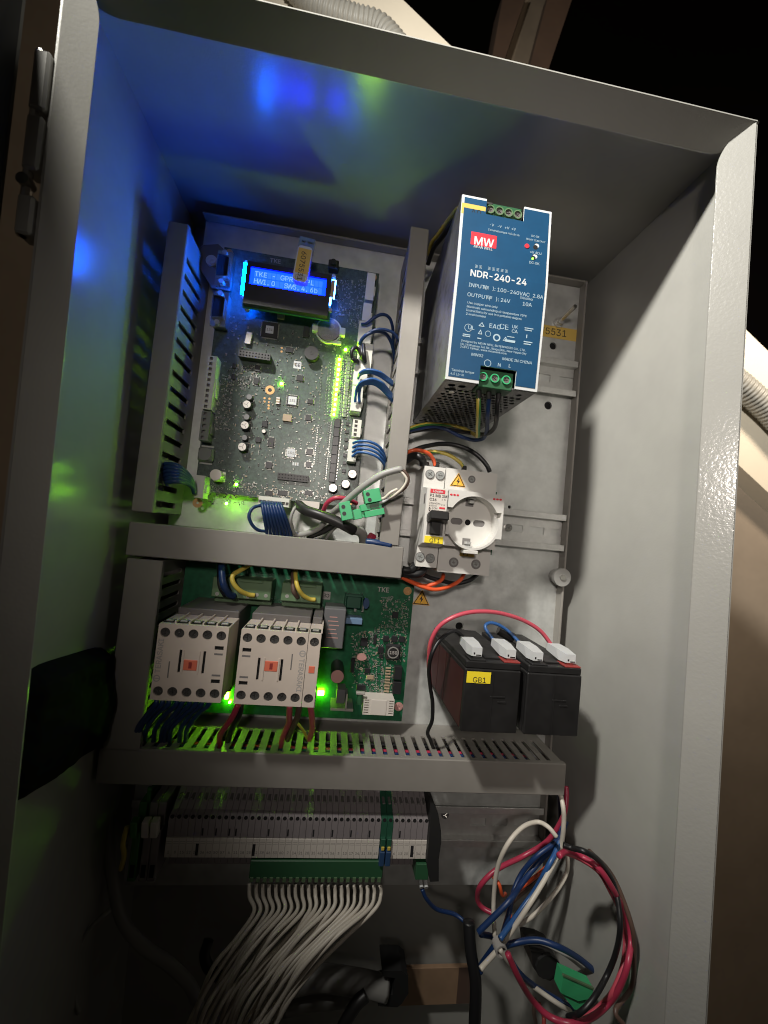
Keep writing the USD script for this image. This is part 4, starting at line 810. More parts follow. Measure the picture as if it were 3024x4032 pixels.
# opto couplers in a column: above (greenish) and below (black)
for k in range(14):
    t_ = k / 13; q = B('J3', 1010 + (935 - 1010) * t_, 480 + (1385 - 480) * t_, 2.0); mb.part('optocoupler', cbox(q, 3.4, 1.9, 3.6, .2), 'smd_grey')
for k in range(7):
    t_ = k / 6; q = B('J4', 1300 + (1250 - 1300) * t_, 35 + (545 - 35) * t_, 2.4); mb.part('optocoupler', cbox(q, 5.2, 2.3, 8.0, .3), 'smd_dark')
for k in range(7):
    q = B('J4', 1395 - 6 * k, 45 + 73 * k, 1.6); mb.part('small_transistor', cbox(q, 3.0, 1.5, 3.0, .2), 'smd_dark')
# --- coin cell (a thing that can be lifted out)
co = Thing('coin_cell', 'round grey coin battery clipped to the control board under the display', 'coin battery', base=tuple(cc + [0, 3, 0]))
co.part('cell', [cyl(cc, 9.8, 3.2, 40), cyl((cc[0], cc[1] - .15, cc[2]), 8.6, .5, 36)], 'coin_metal', smooth=40)
co.part('embossing', [ring((cc[0] + 2.6, cc[1] - .25, cc[2] + 3.0), 2.3, 1.8, .12), text('CR2032', (cc[0] - 5.2, cc[1] - .25, cc[2] - 6.4), 1.8, 0), text('+', (cc[0] - 5.0, cc[1] - .25, cc[2] + .4), 3.4, 0, True)], 'print_pale')
# --- USB stick lying over the display
us = Thing('memory_stick', 'translucent memory stick with tan number label hanging over the blue display', 'memory stick', base=tuple(at('J1', 740, 260, -46)))
a, b = at('J1', 778, 75, -46), at('J1', 715, 425, -46)
L = np.linalg.norm(b - a); ang = math.degrees(math.atan2(a[0] - b[0], a[2] - b[2])); c = (a + b) / 2
w_ = 11.8
bd = sbox(c[0] - w_ / 2, c[2] - L / 2, c[0] + w_ / 2, c[2] + L / 2).buffer(-3).buffer(3, 6)
T_ = lambda m: rot_y(m, c, -ang)
us.part('stick_body', T_(cat_([plate(bd, -49, -43)])), 'clear_plastic')
us.part('metal_plug', T_(cat_([plate(sbox(c[0] - 6.2, c[2] + L / 2 - 3, c[0] + 6.2, c[2] + L / 2 + 8.5).difference(unary_union([sbox(c[0] - 3.9, c[2] + L / 2 + 4, c[0] - 1.2, c[2] + L / 2 + 6), sbox(c[0] + .8, c[2] + L / 2 + 4, c[0] + 4.6, c[2] + L / 2 + 5.6)])), -47.4, -43.4), cyl((c[0] - 2.4, -48.6, c[2] + L / 2 + 6), 1.6, 2, 10)])), 'steel')
tl = us.part('number_label', T_(box(c[0] - 5.0, c[0] + 5.2, -49.2, -48.98, c[2] - L / 2 + 6.8, c[2] + L / 2 - 2.2)), 'ochre_tag')
tx = text('6075531', (c[0] - 2.2, -49.2, c[2] + L / 2 - 4.4), 4.0, -90)
us.part('lettering', T_(tx), 'print_black', parent=tl)
us.part('end_mark', [T_(plate(sbox(c[0] - 3.6, c[2] - L / 2 + 1.6, c[0] + 3.6, c[2] - L / 2 + 5.0).boundary.buffer(.25), -49.2, -48.98)), T_(text('USB', (c[0], -49.2, c[2] - L / 2 + 3.3), 1.9, bold=True, center=True))], 'print_pale')
bk = at('J1', 1055, 225, -26); mb.part('push_button', [box(bk[0] - 4.4, bk[0] + 4.4, -26, YB_, bk[2] - 4, bk[2] + 4, .8), cyl((bk[0], -29, bk[2]), 2.5, 3.4, 16)], 'black_plastic', label='black button at the top right of the display')
# ------------------------------------------------------------------ leads on the control board
g = 'dark blue leads beside the two upper white plugs'
wire('K8', [(390, 1510, -34), (460, 1495, -36), (540, 1430, -38), (640, 1385, -38), (720, 1410, -36), (765, 1490, -32), (785, 1620, -24), (780, 1760, -16), (800, 1900, -14)], 1.35, 'wire_navy', 'topmost dark blue lead looping right from the white plugs')
wire('K8', [(365, 1760, -34), (400, 1690, -37), (470, 1630, -40), (580, 1592, -40), (680, 1620, -36), (740, 1690, -30), (780, 1800, -24), (800, 1950, -18), (790, 2100, -14)], 1.5, 'wire_navy', 'thickest dark blue lead looping below the topmost one')
wire('K8', [(370, 1740, -33), (440, 1650, -38), (560, 1580, -42), (680, 1575, -42), (790, 1620, -40), (860, 1720, -36), (880, 1800, -32)], 1.3, 'wire_navy', 'dark blue lead entering the upright duct beside the white plugs')
for i, pts in enumerate(([(335, 1960, -36), (280, 1930, -38), (265, 1860, -40), (300, 1800, -40), (345, 1815, -38), (400, 1920, -36), (440, 1985, -34)], [(350, 1975, -34), (300, 1965, -37), (270, 1930, -39)], [(385, 1780, -36), (400, 1870, -38), (420, 1960, -36)], [(415, 1760, -36), (420, 1870, -39), (435, 1970, -36)])):
    wire('K8', pts, 1.6, 'wire_black', ('curled black lead looping over the white plug', 'short black lead end under the curled one', 'straight black lead on the white plug, left', 'straight black lead on the white plug, right')[i])
gb = 'blue leads of the upper bundle at the white plugs'
for k in range(4):
    o = k * 20
    wire('J3', [(1160 + o * .4, 790 - o * 1.0, -36), (1185, 740 - o * .5, -39 - k), (1260, 690 - o * .7 + 10, -43 - k), (1380, 680 - o * .8 + 18, -45 - k), (1520, 725 - o + 25, -44 - k), (1640, 810 - o + 25, -40), (1720, 880 - o + 20, -34)], 1.15, 'wire_blue', NTH[3 - k] + ' blue lead from the top in the upper arched bundle beside the duct', gb)
gb = 'blue leads of the lower bundle at the white plugs'
for k in range(5):
    o = k * 26
    wire('J3', [(1115 + (k % 2) * 70, 1175, -36), (1120 + (k % 2) * 60, 1060 - o * .3, -39), (1180 + (k % 2) * 30, 930 - o * .5, -43 - k), (1300, 850 - o * .6 + 25, -46 - k), (1430, 860 - o * .8 + 25, -46 - k), (1560, 945 - o + 30, -44 - k), (1660, 1060 - o + 30, -40), (1730, 1180 - o, -34)], 1.2, 'wire_blue', NTH[4 - k] + ' blue lead from the top in the lower arched bundle beside the duct', gb)
gb = 'four blue leads beside the lowest white plug'
for k in range(4):
    wire('Z4', [(1145 - 2 * k, 572 + k * 29, -34), (1180, 560 + k * 24, -38), (1250, 562 + k * 26, -41), (1310, 590 + k * 26, -40), (1345, 635 + k * 24, -36), (1355, 690 + k * 14, -30), (1348, 735 + k * 6, -24)], 1.15, 'wire_blue', NTH[k] + ' from the top of four blue leads arching from the lowest white plug', gb)
gb = 'dark blue leads hanging from the cream plug at the board bottom'
for k in range(8):
    u = 595 + k * 25; e = 640 + k * 32
    wire('J4', [(u, 770 + k * 2, -34), (u + 4, 800, -40), (u + (e - u) * .35, 880, -42), (u + (e - u) * .7, 970, -38), (e, 1050, -32), (e + 6, 1110, -28)], 1.3, 'wire_navy', NTH[k] + ' dark blue lead from the left on the cream plug at the board bottom', gb)
wire('J4', [(585, 805, -38), (510, 830, -41), (475, 900, -42), (500, 980, -40), (560, 1035, -36), (640, 1050, -30)], 1.35, 'wire_navy', 'dark blue lead making a wide loop to the left of its bundle')
gb = 'thick dark blue leads curling out of the left duct'
for k in range(6):
    wire('K7', [(640 + 14 * k, 380 + 38 * k, -44), (720, 350 + 40 * k, -48 - k), (820, 370 + 34 * k, -50 - k), (920, 440 + 24 * k, -46), (985, 540 + 12 * k, -40), (1010, 640 + 6 * k, -35)], 1.8, 'wire_navy', NTH[k] + ' thick dark blue lead from the top curling out of the left duct', gb)
# loose green plug with its grey cable
gc = Thing('loose_plug', 'loose bright green two part terminal plug hanging in front of the ducts', 'terminal plug', base=tuple(at('Z4', 1200, 990, -66)))
a = at('Z4', 1200, 990, -66); dg = 17
def G(x0, x1, y0, y1, z0, z1, b=.3): return rot_y(box(a[0] + x0, a[0] + x1, y0, y1, a[2] + z0, a[2] + z1, b), a, dg)
gc.part('plug_half', [G(-16.5, -8.0, -72, -60, -7.5, 6.0), G(-8.0, -1, -68, -60, -8.5, -1.0), G(-1.4, 1.0, -67, -60, -8, 1.5)], 'plug_green', label='left half with two clamp holes')
gc.part('plug_half', [G(-1.0, 15.0, -69, -59, -3.4, 1.6), G(1.2, 16.2, -69, -58, -8.6, -4.0), G(3.0, 15.5, -72, -59, 1.6, 11.5)], 'plug_green', label='right half with the cable')
for x, z in ((-13.6, 2.6), (-13.9, -2.4), (6.0, 8.4), (6.6, 4.0)):
    gc.part('clamp_hole', rot_y(cyl((a[0] + x, -72.3, a[2] + z), 1.5, .5, 14), a, dg), 'print_black')
gc.part('key_recess', G(6, 13, -69.4, -68.8, -2.6, .6, .1), 'plug_green_dim')
wire('Z4', [(1000, 1035, -40), (1060, 985, -54), (1150, 905, -64), (1240, 835, -70), (1340, 775, -74), (1440, 745, -76), (1455, 748, -76)], 2.6, 'cable_grey', 'round grey cable sweeping up in front of the upright duct', cat='cable', name='cable')
wire('Z4', [(1440, 740, -76), (1480, 755, -77), (1508, 800, -77), (1490, 860, -75), (1430, 905, -72), (1370, 935, -70), (1320, 955, -68)], 1.0, 'cable_brown', 'thin brown core bending back from the grey cable to the green plug')
wire('Z4', [(1440, 745, -76), (1475, 775, -77), (1495, 815, -77), (1465, 870, -75), (1410, 915, -72), (1350, 945, -70)], 1.0, 'wire_white', 'thin white core bending back from the grey cable to the green plug')
wire('Z4', [(1435, 872, -73), (1390, 895, -73), (1350, 930, -71), (1312, 938, -69)], 1.1, 'wire_white', 'white core with ferrule entering the top of the green plug')
wire('Z4', [(1390, 920, -71), (1350, 950, -70), (1316, 962, -69)], 1.2, 'print_white', 'short white sleeve entering the side of the green plug')
wire('J4', [(1160, 880, -34), (1200, 790, -42), (1270, 740, -46), (1350, 738, -46), (1420, 760, -44), (1480, 790, -40)], 1.9, 'wire_red', 'red lead arching behind the grey cable at the board bottom')
wire('J4', [(935, 800, -36), (1000, 850, -46), (1120, 890, -52), (1260, 940, -54), (1380, 1000, -54), (1450, 1040, -50)], 4.2, 'black_plastic', 'thick black sleeved cable lying along the bottom of the control board', cat='cable', name='cable')
wire('J4', [(1440, 1035, -50), (1510, 1050, -46), (1545, 1110, -40), (1545, 1180, -34)], 4.0, 'cable_grey', 'grey end of the thick black cable bending into the duct', cat='cable', name='cable')
wire('J4', [(940, 790, -38), (890, 850, -42), (865, 930, -42), (875, 1000, -38), (900, 1070, -32)], 1.3, 'cable_grey', 'thin grey lead curving down left of the black cable')
for i, (pts, r, m, lab) in enumerate((([(1180, 960, -44), (1120, 1020, -40), (1000, 1070, -34), (900, 1075, -30)], 2.4, 'cable_grey', 'grey cable slanting into the duct under the board'), ([(1280, 970, -44), (1180, 1040, -38), (1080, 1080, -32), (1030, 1105, -28)], 2.6, 'black_plastic', 'black cable slanting into the duct under the board'), ([(1290, 1000, -42), (1220, 1080, -34), (1190, 1130, -28)], 1.2, 'cable_grey', 'thin grey lead slanting into the duct under the board'), ([(1600, 1090, -50), (1640, 1110, -48)], 3.0, 'wire_red', 'small red cap at the duct end under the green plug'))):
    wire('J4', pts, r, m, lab)
wire('Z4', [(1230, 1215, -56), (1300, 1222, -58), (1395, 1242, -58)], 2.6, 'wire_navy', 'dark blue lead end lying at the corner of the two ducts')

# ================================================================== POWER BOARD
YC = -22.0
pb = Thing('power_board', 'green power circuit board under the contactors with relay and small coloured parts', 'circuit board', base=(-95, 0, -115))
CX0, CX1, CZ0, CZ1 = -188.0, 3.5, -176.0, -55.5
pb.part('board', box(CX0, CX1, YC, YC + 1.6, CZ0, CZ1), 'pcb_green')
for x, z in ((CX0 + 5, CZ0 + 5), (CX0 + 5, CZ1 - 5), (CX1 - 4, CZ0 + 5), (CX1 - 4, CZ1 - 5)): pb.part('standoff', cyl((x, YC + 1.6, z), 3, -YC - 1.8, 8), 'zinc')
C_ = lambda fr, u, v, h=0: at(fr, u, v, YC - h)
p = C_('J6', 1412, 258, 1); pb.part('corner_screw', [ring((p[0], YC - .15, p[2]), 3.6, 2.6, .15), screw((p[0], YC - 1.2, p[2]), 2.5)], 'copper', label='gold ringed screw at the top right corner')
p = C_('J6', 1295, 1772, 1); pb.part('corner_screw', [ring((p[0], YC - .15, p[2]), 3.8, 2.8, .15), screw((p[0], YC - 1.2, p[2]), 2.7)], 'cap_pink', label='screw at the bottom right corner')
def two_deck(fr, u0, v0, u1, v1, lab, holes):
    x0, x1, z0, z1 = fr_rect(fr, u0, v0, u1, v1, YC - 22)
    z1 = at(fr, (u0 + u1) / 2, v0, YC - 22)[2]; z0 = at(fr, (u0 + u1) / 2, v1, YC - 22)[2]
    c = pb.part('terminal_header', [box(x0, x1, YC - 22, YC - .2, z0 + (z1 - z0) * .0, z1, .5), box(x0, x1, YC - 12, YC - .2, z0 - 6, z0, .4), box(x0 + (x1 - x0) * .45, x0 + (x1 - x0) * .85, YC - 23.5, YC - 20, z1 - 2.2, z1 - .2, .3)], 'plug_sage', label=lab)
    for h in holes:
        q = at(fr, *h, YC - 22.2); pb.part('clamp_screw', cyl(q, 1.5, .5, 12), 'solder' if h[1] > 235 else 'print_black', parent=c)
two_deck('W1', 560, 165, 848, 265, 'left green terminal header with three leads', [(580, 240), (735, 255), (825, 250), (780, 245)])
two_deck('W1', 908, 190, 1100, 283, 'right green terminal header with yellow green lead', [(932, 252), (1068, 268)])
for fr, pts, r, m, lab in (('W1', [(607, 60, -40), (605, 120, -52), (612, 190, -56), (640, 240, -50), (665, 252, -45)], 2.6, 'wire_navy', 'dark blue lead dropping from the duct into the left green header'),
    ('W1', [(598, 60, -38), (595, 150, -48), (600, 205, -52), (622, 245, -46)], 2.2, 'wire_black', 'black lead dropping beside the dark blue one into the left green header'),
    ('W1', [(760, 85, -36), (710, 115, -46), (662, 145, -52), (660, 180, -54), (690, 220, -52), (735, 243, -47), (770, 248, -45)], 1.8, 'wire_yellow', 'yellow lead curving from the duct into the left green header'),
    ('W1', [(965, 100, -34), (962, 160, -46), (965, 225, -50), (985, 258, -46)], 1.8, 'cable_brown', 'brown lead dropping from the duct into the right green header'),
    ('W1', [(978, 100, -36), (975, 150, -48), (985, 205, -53), (1010, 245, -50), (1045, 266, -46), (1075, 270, -45)], 1.7, 'wire_yellow', 'yellow and green lead curving into the right green header')):
    wire(fr, pts, r, m, lab)
# coloured parts
p0 = C_('J6', 440, 520, 26); p1 = C_('J6', 400, 1005, 26)
pb.part('relay', box(p1[0] - 7.5, p1[0] + 9.5, YC - 26, YC - .1, p1[2], p0[2] + 2, .6), 'relay_grey', label='tall dark grey relay beside the right contactor')
pb.part('relay_print', [box(p1[0] - 4 + (k % 2), p1[0] + 5 - k % 3, YC - 26.1, YC - 26, p1[2] + 8 + k * 3.2, p1[2] + 8.7 + k * 3.2) for k in range(6)], 'cap_pink', kind='stuff')
p = C_('J6', 698, 652, 14); pb.part('film_capacitor', box(p[0] - 7.6, p[0] + 7.6, YC - 14, YC - .1, p[2] - 2.4, p[2] + 2.4, .4), 'film_blue', label='light blue film capacitor')
p = C_('J6', 705, 420, 9); pb.part('transformer', [box(p[0] - 6, p[0] + 6, YC - 9, YC - .1, p[2] - 4, p[2] + 7, .6), box(p[0] - 7.6, p[0] - 6.4, YC - 11, YC - .1, p[2] - 5, p[2] + 8, .3), box(p[0] + 6.4, p[0] + 7.4, YC - 11, YC - .1, p[2] - 5, p[2] + 8, .3), box(p[0] - 7, p[0] + 7, YC - 10.5, YC - 8, p[2] + 5.6, p[2] + 7.6, .3)], 'pcb_earth', label='small green framed transformer')
p = C_('J6', 868, 415, 7); pb.part('varistor', [plate(affinity.scale(Point(p[0], p[2]).buffer(2.6, 8), 1, 1.7), YC - 9, YC - 4), box(p[0] - .3, p[0] + .3, YC - 5, YC, p[2] - 5, p[2] - 3)], 'blue_part', label='blue disc part')
p = C_('J6', 775, 480, 6); pb.part('clip_fuse', [box(p[0] - 4, p[0] - 2, YC - 6, YC - .1, p[2] - 3, p[2] + 3), box(p[0] + 2, p[0] + 4, YC - 6, YC - .1, p[2] - 3, p[2] + 3)], 'solder')
p = C_('J6', 492, 1375, 26); c = pb.part('capacitor', cyl((p[0], p[1] + .4, p[2]), 5.3, 25, 28), 'black_plastic', smooth=40, label='tall capacitor with pink top'); pb.part('can_top', cyl(p, 5.0, .6, 28), 'cap_pink', parent=c)
p = C_('J6', 808, 1115, 4); pb.part('disc_capacitor', plate(affinity.scale(Point(p[0], p[2]).buffer(4.2, 8), 1, .6), YC - 6, YC - 2), 'cap_pink', label='pink disc capacitor')
def cchip(u, v, w, h, d=1.6, m='smd_dark', name='chip', ring_=False):
    p = C_('J6', u, v, d); q = pb.part(name, [box(p[0] - w / 2, p[0] + w / 2, YC - d, YC - .1, p[2] - h / 2, p[2] + h / 2, .3)], m)
    return p
for u, v, w, h, d in ((840, 925, 6, 7, 1.8), (1250, 572, 5.4, 5.4, 1.2), (1130, 882, 5, 4.8, 3), (1240, 887, 5, 4.8, 3), (1340, 890, 5, 4.8, 3), (1060, 1030, 5, 5.5, 2), (1062, 1110, 3.6, 3, 2), (1285, 1330, 7, 11, 5), (1272, 1525, 7.5, 10, 5), (690, 1230, 3.4, 12, 2), (880, 1300, 5, 4, 2), (800, 1520, 8, 4.5, 2), (985, 890, 2.5, 8, 2)): cchip(u, v, w, h, d)
cchip(920, 1385, 6.5, 3.5, 1.2, 'smd_tan')
p = C_('J6', 1222, 1062, 5); q = pb.part('power_inductor', box(p[0] - 6.4, p[0] + 6.4, YC - 4.6, YC - .1, p[2] - 6.4, p[2] + 6.4, 1.2), 'smd_dark', label='square black inductor with round shiny core'); pb.part('core', ring((p[0], YC - 5.0, p[2]), 4.9, 4.0, .5), 'solder', parent=q); pb.part('core_face', cyl((p[0], YC - 4.9, p[2]), 3.9, .4, 24), 'black_plastic', parent=q)
pb.part('core_print', text('150', (p[0], YC - 5.0, p[2]), 2.6, bold=True, center=True), 'print_pale', parent=q)
x0, x1, z0, z1 = fr_rect('J6', 838, 1668, 1222, 1880, YC - 14)
z1 = at('J6', 1030, 1672, YC - 14)[2]; z0 = at('J6', 1030, 1880, YC - 14)[2]
comb = sbox(x0, z0, x1, z1)
for k in range(6):
    zz = z0 + 1.2 + k * (z1 - z0 - 1) / 6
    for xa in (x0, x1 - 5.2): comb = comb.difference(sbox(xa + .9, zz, xa + 4.6, zz + 1.05))
cm_ = pb.part('ribbon_socket', [plate(comb, YC - 14, YC - 9), box(x0, x1, YC - 9, YC - .1, z0, z1)], 'marker_white', label='cream socket with combed sides at the bottom edge'); pb.part('socket_lid', box(x0 + 6.2, x1 - 6.4, YC - 14.6, YC - 13.9, z0 + .3, z1 - .3, .2), 'marker_white', parent=cm_)
a, b = C_('J6', 405, 1760, 20), C_('J6', 700, 1790, 20); pb.part('heat_sink', [box(a[0], b[0], YC - 20, YC - .1, a[2] - 3, a[2] - 1.5), box(a[0] + 11.5, a[0] + 12.6, YC - 20, YC - 8, a[2] - 2, a[2] + 10), box(a[0] + 4, a[0] + 11, YC - 17, YC - 3, a[2] + 1, a[2] + 12, .4)], 'relay_grey', label='upright sheet heat sink'); pb.part('heat_sink_edge', [box(a[0], b[0], YC - 20.4, YC - 19.8, a[2] - 3.2, a[2] - 1.3), box(a[0] + 11.4, a[0] + 12.7, YC - 20.4, YC - 19.8, a[2] - 2, a[2] + 10)], 'cap_top')
p = C_('J6', 795, 1595, 16); pb.part('tube_fuse', [tube([p + [0, 2, 0], p + [0, 2, -9]], 2.6, 12, smooth=False)], 'plug_green_dim', smooth=40); pb.part('fuse_cap', box(p[0] - 3.6, p[0] + 3.6, p[1] - 1, p[1] + 3, p[2] - .8, p[2] + 1.0, .3), 'cap_top')
p = C_('J6', 350, 315, .05); st = pb.part('approval_sticker', box(p[0] - 3.3, p[0] + 3.3, YC - .15, YC - .02, p[2] - 3.3, p[2] + 3.3), 'print_pale'); pb.part('sticker_print', text('CE', (p[0], YC - .16, p[2]), 2.9, 180, True, center=True), 'print_black', parent=st)
pb.part('board_lettering', text('TKE', C_('J6', 1010, 262, .05), 4.0, bold=True), 'print_pale', label='maker lettering on the power board')
scatter(pb, 420, P_('J6', [(1060, 320), (1440, 330), (1380, 1180), (1150, 1180), (900, 780), (1050, 700)], YC), YC, 'surface_mount_parts', ['smd_dark', 'smd_tan', 'smd_grey', 'solder'], grid=.85, sz=(.6, 1.5))
scatter(pb, 420, P_('J6', [(680, 780), (900, 780), (1160, 1190), (1220, 1250), (1220, 1640), (680, 1560)], YC), YC, 'surface_mount_parts', ['smd_dark', 'smd_tan', 'smd_grey', 'solder'], grid=.85, sz=(.6, 1.5))
rw = []
for u0, v0, u1, v1, n in ((1005, 1230, 1000, 1640, 16), (1075, 1250, 1070, 1640, 14), (1385, 780, 1360, 1160, 9), (1045, 740, 1030, 980, 6)):
    for k in range(n):
        q = C_('J6', u0 + (u1 - u0) * k / (n - 1), v0 + (v1 - v0) * k / (n - 1), .6); rw.append(cbox(q, .9, .57, .8))
pb.part('component_row', rw, 'solder', kind='stuff', label='rows of bright solder joints')
rw = []
for k in range(9):
    q = C_('J6', 1160 - 3 * k, 1265 + 38 * k, 1.4); rw.append(cbox(q, 4.6, 1.3, 1.3, .2))
pb.part('component_row', rw, 'smd_tan', kind='stuff', label='row of tan resistors left of the black blocks')
for u, v, w, h in ((738, 930, 2.8, 5.0), (765, 990, 2.0, 1.5)):
    p = at('J5', u, v, YC - 3); pb.part('status_light', cbox(p, w, 2.9, h, .4), 'led_green_low')
p = at('J6', 275, 1600, YC - 4); pb.part('status_light', cbox(p, 5.5, 3.5, 3.4, .4), 'led_green_low', label='green light right of the right contactor')

# ================================================================== CONTACTORS
YK = -95.0
def contactor(cx, cz, flip, label, aux=0.0):
    """Built upright round (cx, cz); flip turns it upside down like the left one."""
    W_, H_ = 43.6, 48.4
    k = Thing('contactor', label, 'contactor', base=(cx, YC, cz))
    R = (lambda m: rot_y(m, (cx, 0, cz), 180)) if flip else (lambda m: m)
    def put(n, m, mt, **kw): return k.part(n, R(cat_(m) if isinstance(m, list) else m), mt, **kw)
    x0, x1 = cx - W_ / 2, cx + W_ / 2
    xs = [x0 + W_ * (i + .5) / 5 for i in range(5)]
    blocks = [(x0, x1, xs)]
    if aux: blocks.append((x1 + .35, x1 + .35 + aux, [x1 + .35 + aux / 2]))
    for bi, (a, b, cs) in enumerate(blocks):
        hs = unary_union([Point(c, cz + s * 18.6).buffer(3.05, 6) for c in cs for s in (-1, 1)])
        sl = []
        if bi == 0:
            sl = [sbox(cx - 9.2, cz - 8.2, cx - 7.6, cz + 6.2), sbox(cx + 5.6, cz - 8.2, cx + 7.2, cz + 6.2), sbox(x0 + 2.0, cz + 9.4, x0 + 7.6, cz + 12), sbox(x0 + 2.0, cz - 12, x0 + 7.6, cz - 9.4)]
        fp = sbox(a, cz - H_ / 2, b, cz + H_ / 2).buffer(-.6).buffer(.6, 3).difference(hs).difference(unary_union(sl) if sl else Point(9e3, 9e3).buffer(1))
        nm = 'face_plate' if bi == 0 else 'auxiliary_face'
        put(nm, plate(fp, YK, YK + 2.2), 'contactor_plastic')
        put('front_block' if bi == 0 else 'auxiliary_block', box(a, b, YK + 2.2, -66, cz - H_ / 2 + .1, cz + H_ / 2 - .1, .3), 'contactor_plastic')
        put('rear_block' if bi == 0 else 'auxiliary_rear', box(a + .6, b - .6, -65.9, YC - .3, cz - H_ / 2 - 4.5, cz + H_ / 2 + 4.5, .6), 'grey_plastic')
        if bi == 0: put('guide_slot', [box(q.bounds[0], q.bounds[2], YK + 1.0, YK + 2.1, q.bounds[1], q.bounds[3]) for q in sl], 'hole_black')
        for c in cs:
            for s in (-1, 1):
                put('terminal_screw', [screw((c, YK + .9, cz + s * 18.6), 2.85, deg=rng.uniform(0, 90))], 'screw_dark', smooth=40)
                put('clamp_recess', box(c - 3.5, c + 3.5, YK + 3.6, YK + 12, *sorted((cz + s * (H_ / 2 - .15), cz + s * (H_ / 2 + .15)))), 'hole_black')
                put('terminal_clamp', box(c - 2.2, c + 2.2, YK + 5.4, YK + 9.4, *sorted((cz + s * (H_ / 2 + .1), cz + s * (H_ / 2 + 1.3))), .3), 'solder')
                put('divider', box(c + W_ / 10 - .7, c + W_ / 10 + .3, YK + 3, -60, *sorted((cz + s * (H_ / 2 - .2), cz + s * (H_ / 2 + 1.4)))), 'contactor_plastic') if c != cs[-1] or bi else None
    rb = put('position_button', [box(cx - 4.5, cx + 3.9, YK - .3, YK + 2, cz - 2.2, cz + 4.6, .3)], 'red_button', label='red position indicator'); k.part('button_recess', R(box(cx - 1.3, cx + .7, YK - .4, YK - .25, cz - .8, cz + 3.2)), 'terminal_red', parent=rb)
    put('button_frame', [box(cx - 5.6, cx - 4.7, YK - .4, YK + 2, cz - 8.2, cz + 6.4), box(cx + 4.1, cx + 5.0, YK - .4, YK + 2, cz - 8.2, cz + 6.4)], 'contactor_plastic')
    put('face_groove', [box(x0 + 2.1, x0 + 7.5, YK - .06, YK + .4, cz + 6.2, cz + 7.4), box(x0 + 2.1, x0 + 7.5, YK - .06, YK + .4, cz - 7.4, cz - 6.2), box(cx + 12.2, cx + 13.0, YK - .06, YK + .4, cz - .5, cz + 10)], 'print_grey')
    tx = text('TERASAKI', (cx + 17.6, YK - .02, cz + 7.5), 3.2, -90, True, .06)
    put('maker_lettering', [tx, ring((cx + 19.2, YK - .08, cz + 10.6), 2.2, 1.5, .08, 20), box(cx + 17.8, cx + 20.6, YK - .08, YK, cz + 10.3, cz + 10.9)], 'print_pale')
    if aux:
        a = x1 + .35
        put('aux_button', box(a + aux / 2 - 2, a + aux / 2 + 2, YK - .3, YK + .5, cz - 1.8, cz + 2.8, .2), 'red_button', label='small red button of the narrow side block')
    return k
cA = at('J5', 398, 620, YK); cB = at('J5', 1158, 665, YK)
contactor(cA[0], cA[2], True, 'left beige contactor with its lettering upside down on the left')
contactor(cB[0], cB[2], False, 'right beige contactor with an extra narrow block on its right', aux=8.2)
g = 'dark blue leads below the left contactor'
r2 = np.random.default_rng(5)
for k in range(9):
    u = 60 + k * 62 + r2.uniform(-8, 8)
    e = -120 + k * 58 + r2.uniform(-20, 20)
    wire('J5', [(u + 30, 950, -84), (u + 10, 1010, -84), ((u + e) / 2 + 20, 1100 + r2.uniform(-20, 20), -74), (e + 20, 1220, -62), (e, 1330, -48), (e, 1400, -36)], 1.7, 'wire_navy', NTH[k] + ' dark blue lead from the left below the left contactor', g)
for u0, pts, m, lab in ((0, [(850, 1000, -70), (800, 1110, -66), (740, 1200, -60), (680, 1290, -52), (670, 1400, -40)], 'wire_red', 'leftmost red lead below the right contactor'), (0, [(880, 1000, -68), (850, 1120, -64), (800, 1210, -56), (760, 1310, -46), (750, 1400, -38)], 'wire_black', 'dark lead beside the leftmost red one'),
    (0, [(1330, 1010, -80), (1325, 1100, -72), (1320, 1180, -62), (1270, 1290, -50), (1240, 1400, -38)], 'wire_pink', 'middle pink lead below the right contactor'), (0, [(1420, 1010, -80), (1400, 1120, -70), (1350, 1230, -58), (1310, 1330, -46)], 'cable_brown', 'brown lead crossing between the two pink leads'),
    (0, [(1520, 1010, -80), (1535, 1120, -70), (1540, 1230, -58), (1510, 1330, -46)], 'wire_pink', 'right pink lead below the right contactor'), (0, [(1400, 1180, -62), (1450, 1240, -56), (1490, 1320, -48)], 'wire_yellow', 'thin yellow lead behind the right pink lead')):
    wire('J5', pts, 2.2 if m != 'wire_yellow' else 1.1, m, lab)
# leads lying in the lower duct, seen through its slots
for k, (m, z, y, lab) in enumerate((('wire_red', -195, -34, 'red lead lying inside the lower duct'), ('wire_navy', -193, -42, 'dark blue lead lying at the front of the lower duct'), ('wire_blue', -198, -46, 'blue lead lying inside the lower duct'), ('wire_white', -199, -52, 'white lead lying inside the lower duct'), ('wire_black', -194, -26, 'black lead lying at the back of the lower duct'), ('wire_red', -200, -40, 'lower red lead inside the lower duct'))):
    wire(None, [(-190, y, z), (-120, y + 3, z - 2), (-40, y - 3, z + 1), (40, y + 2, z - 1), (95 if k != 3 else 60, y, z), (118, y, z - 2)], 1.6, m, lab)

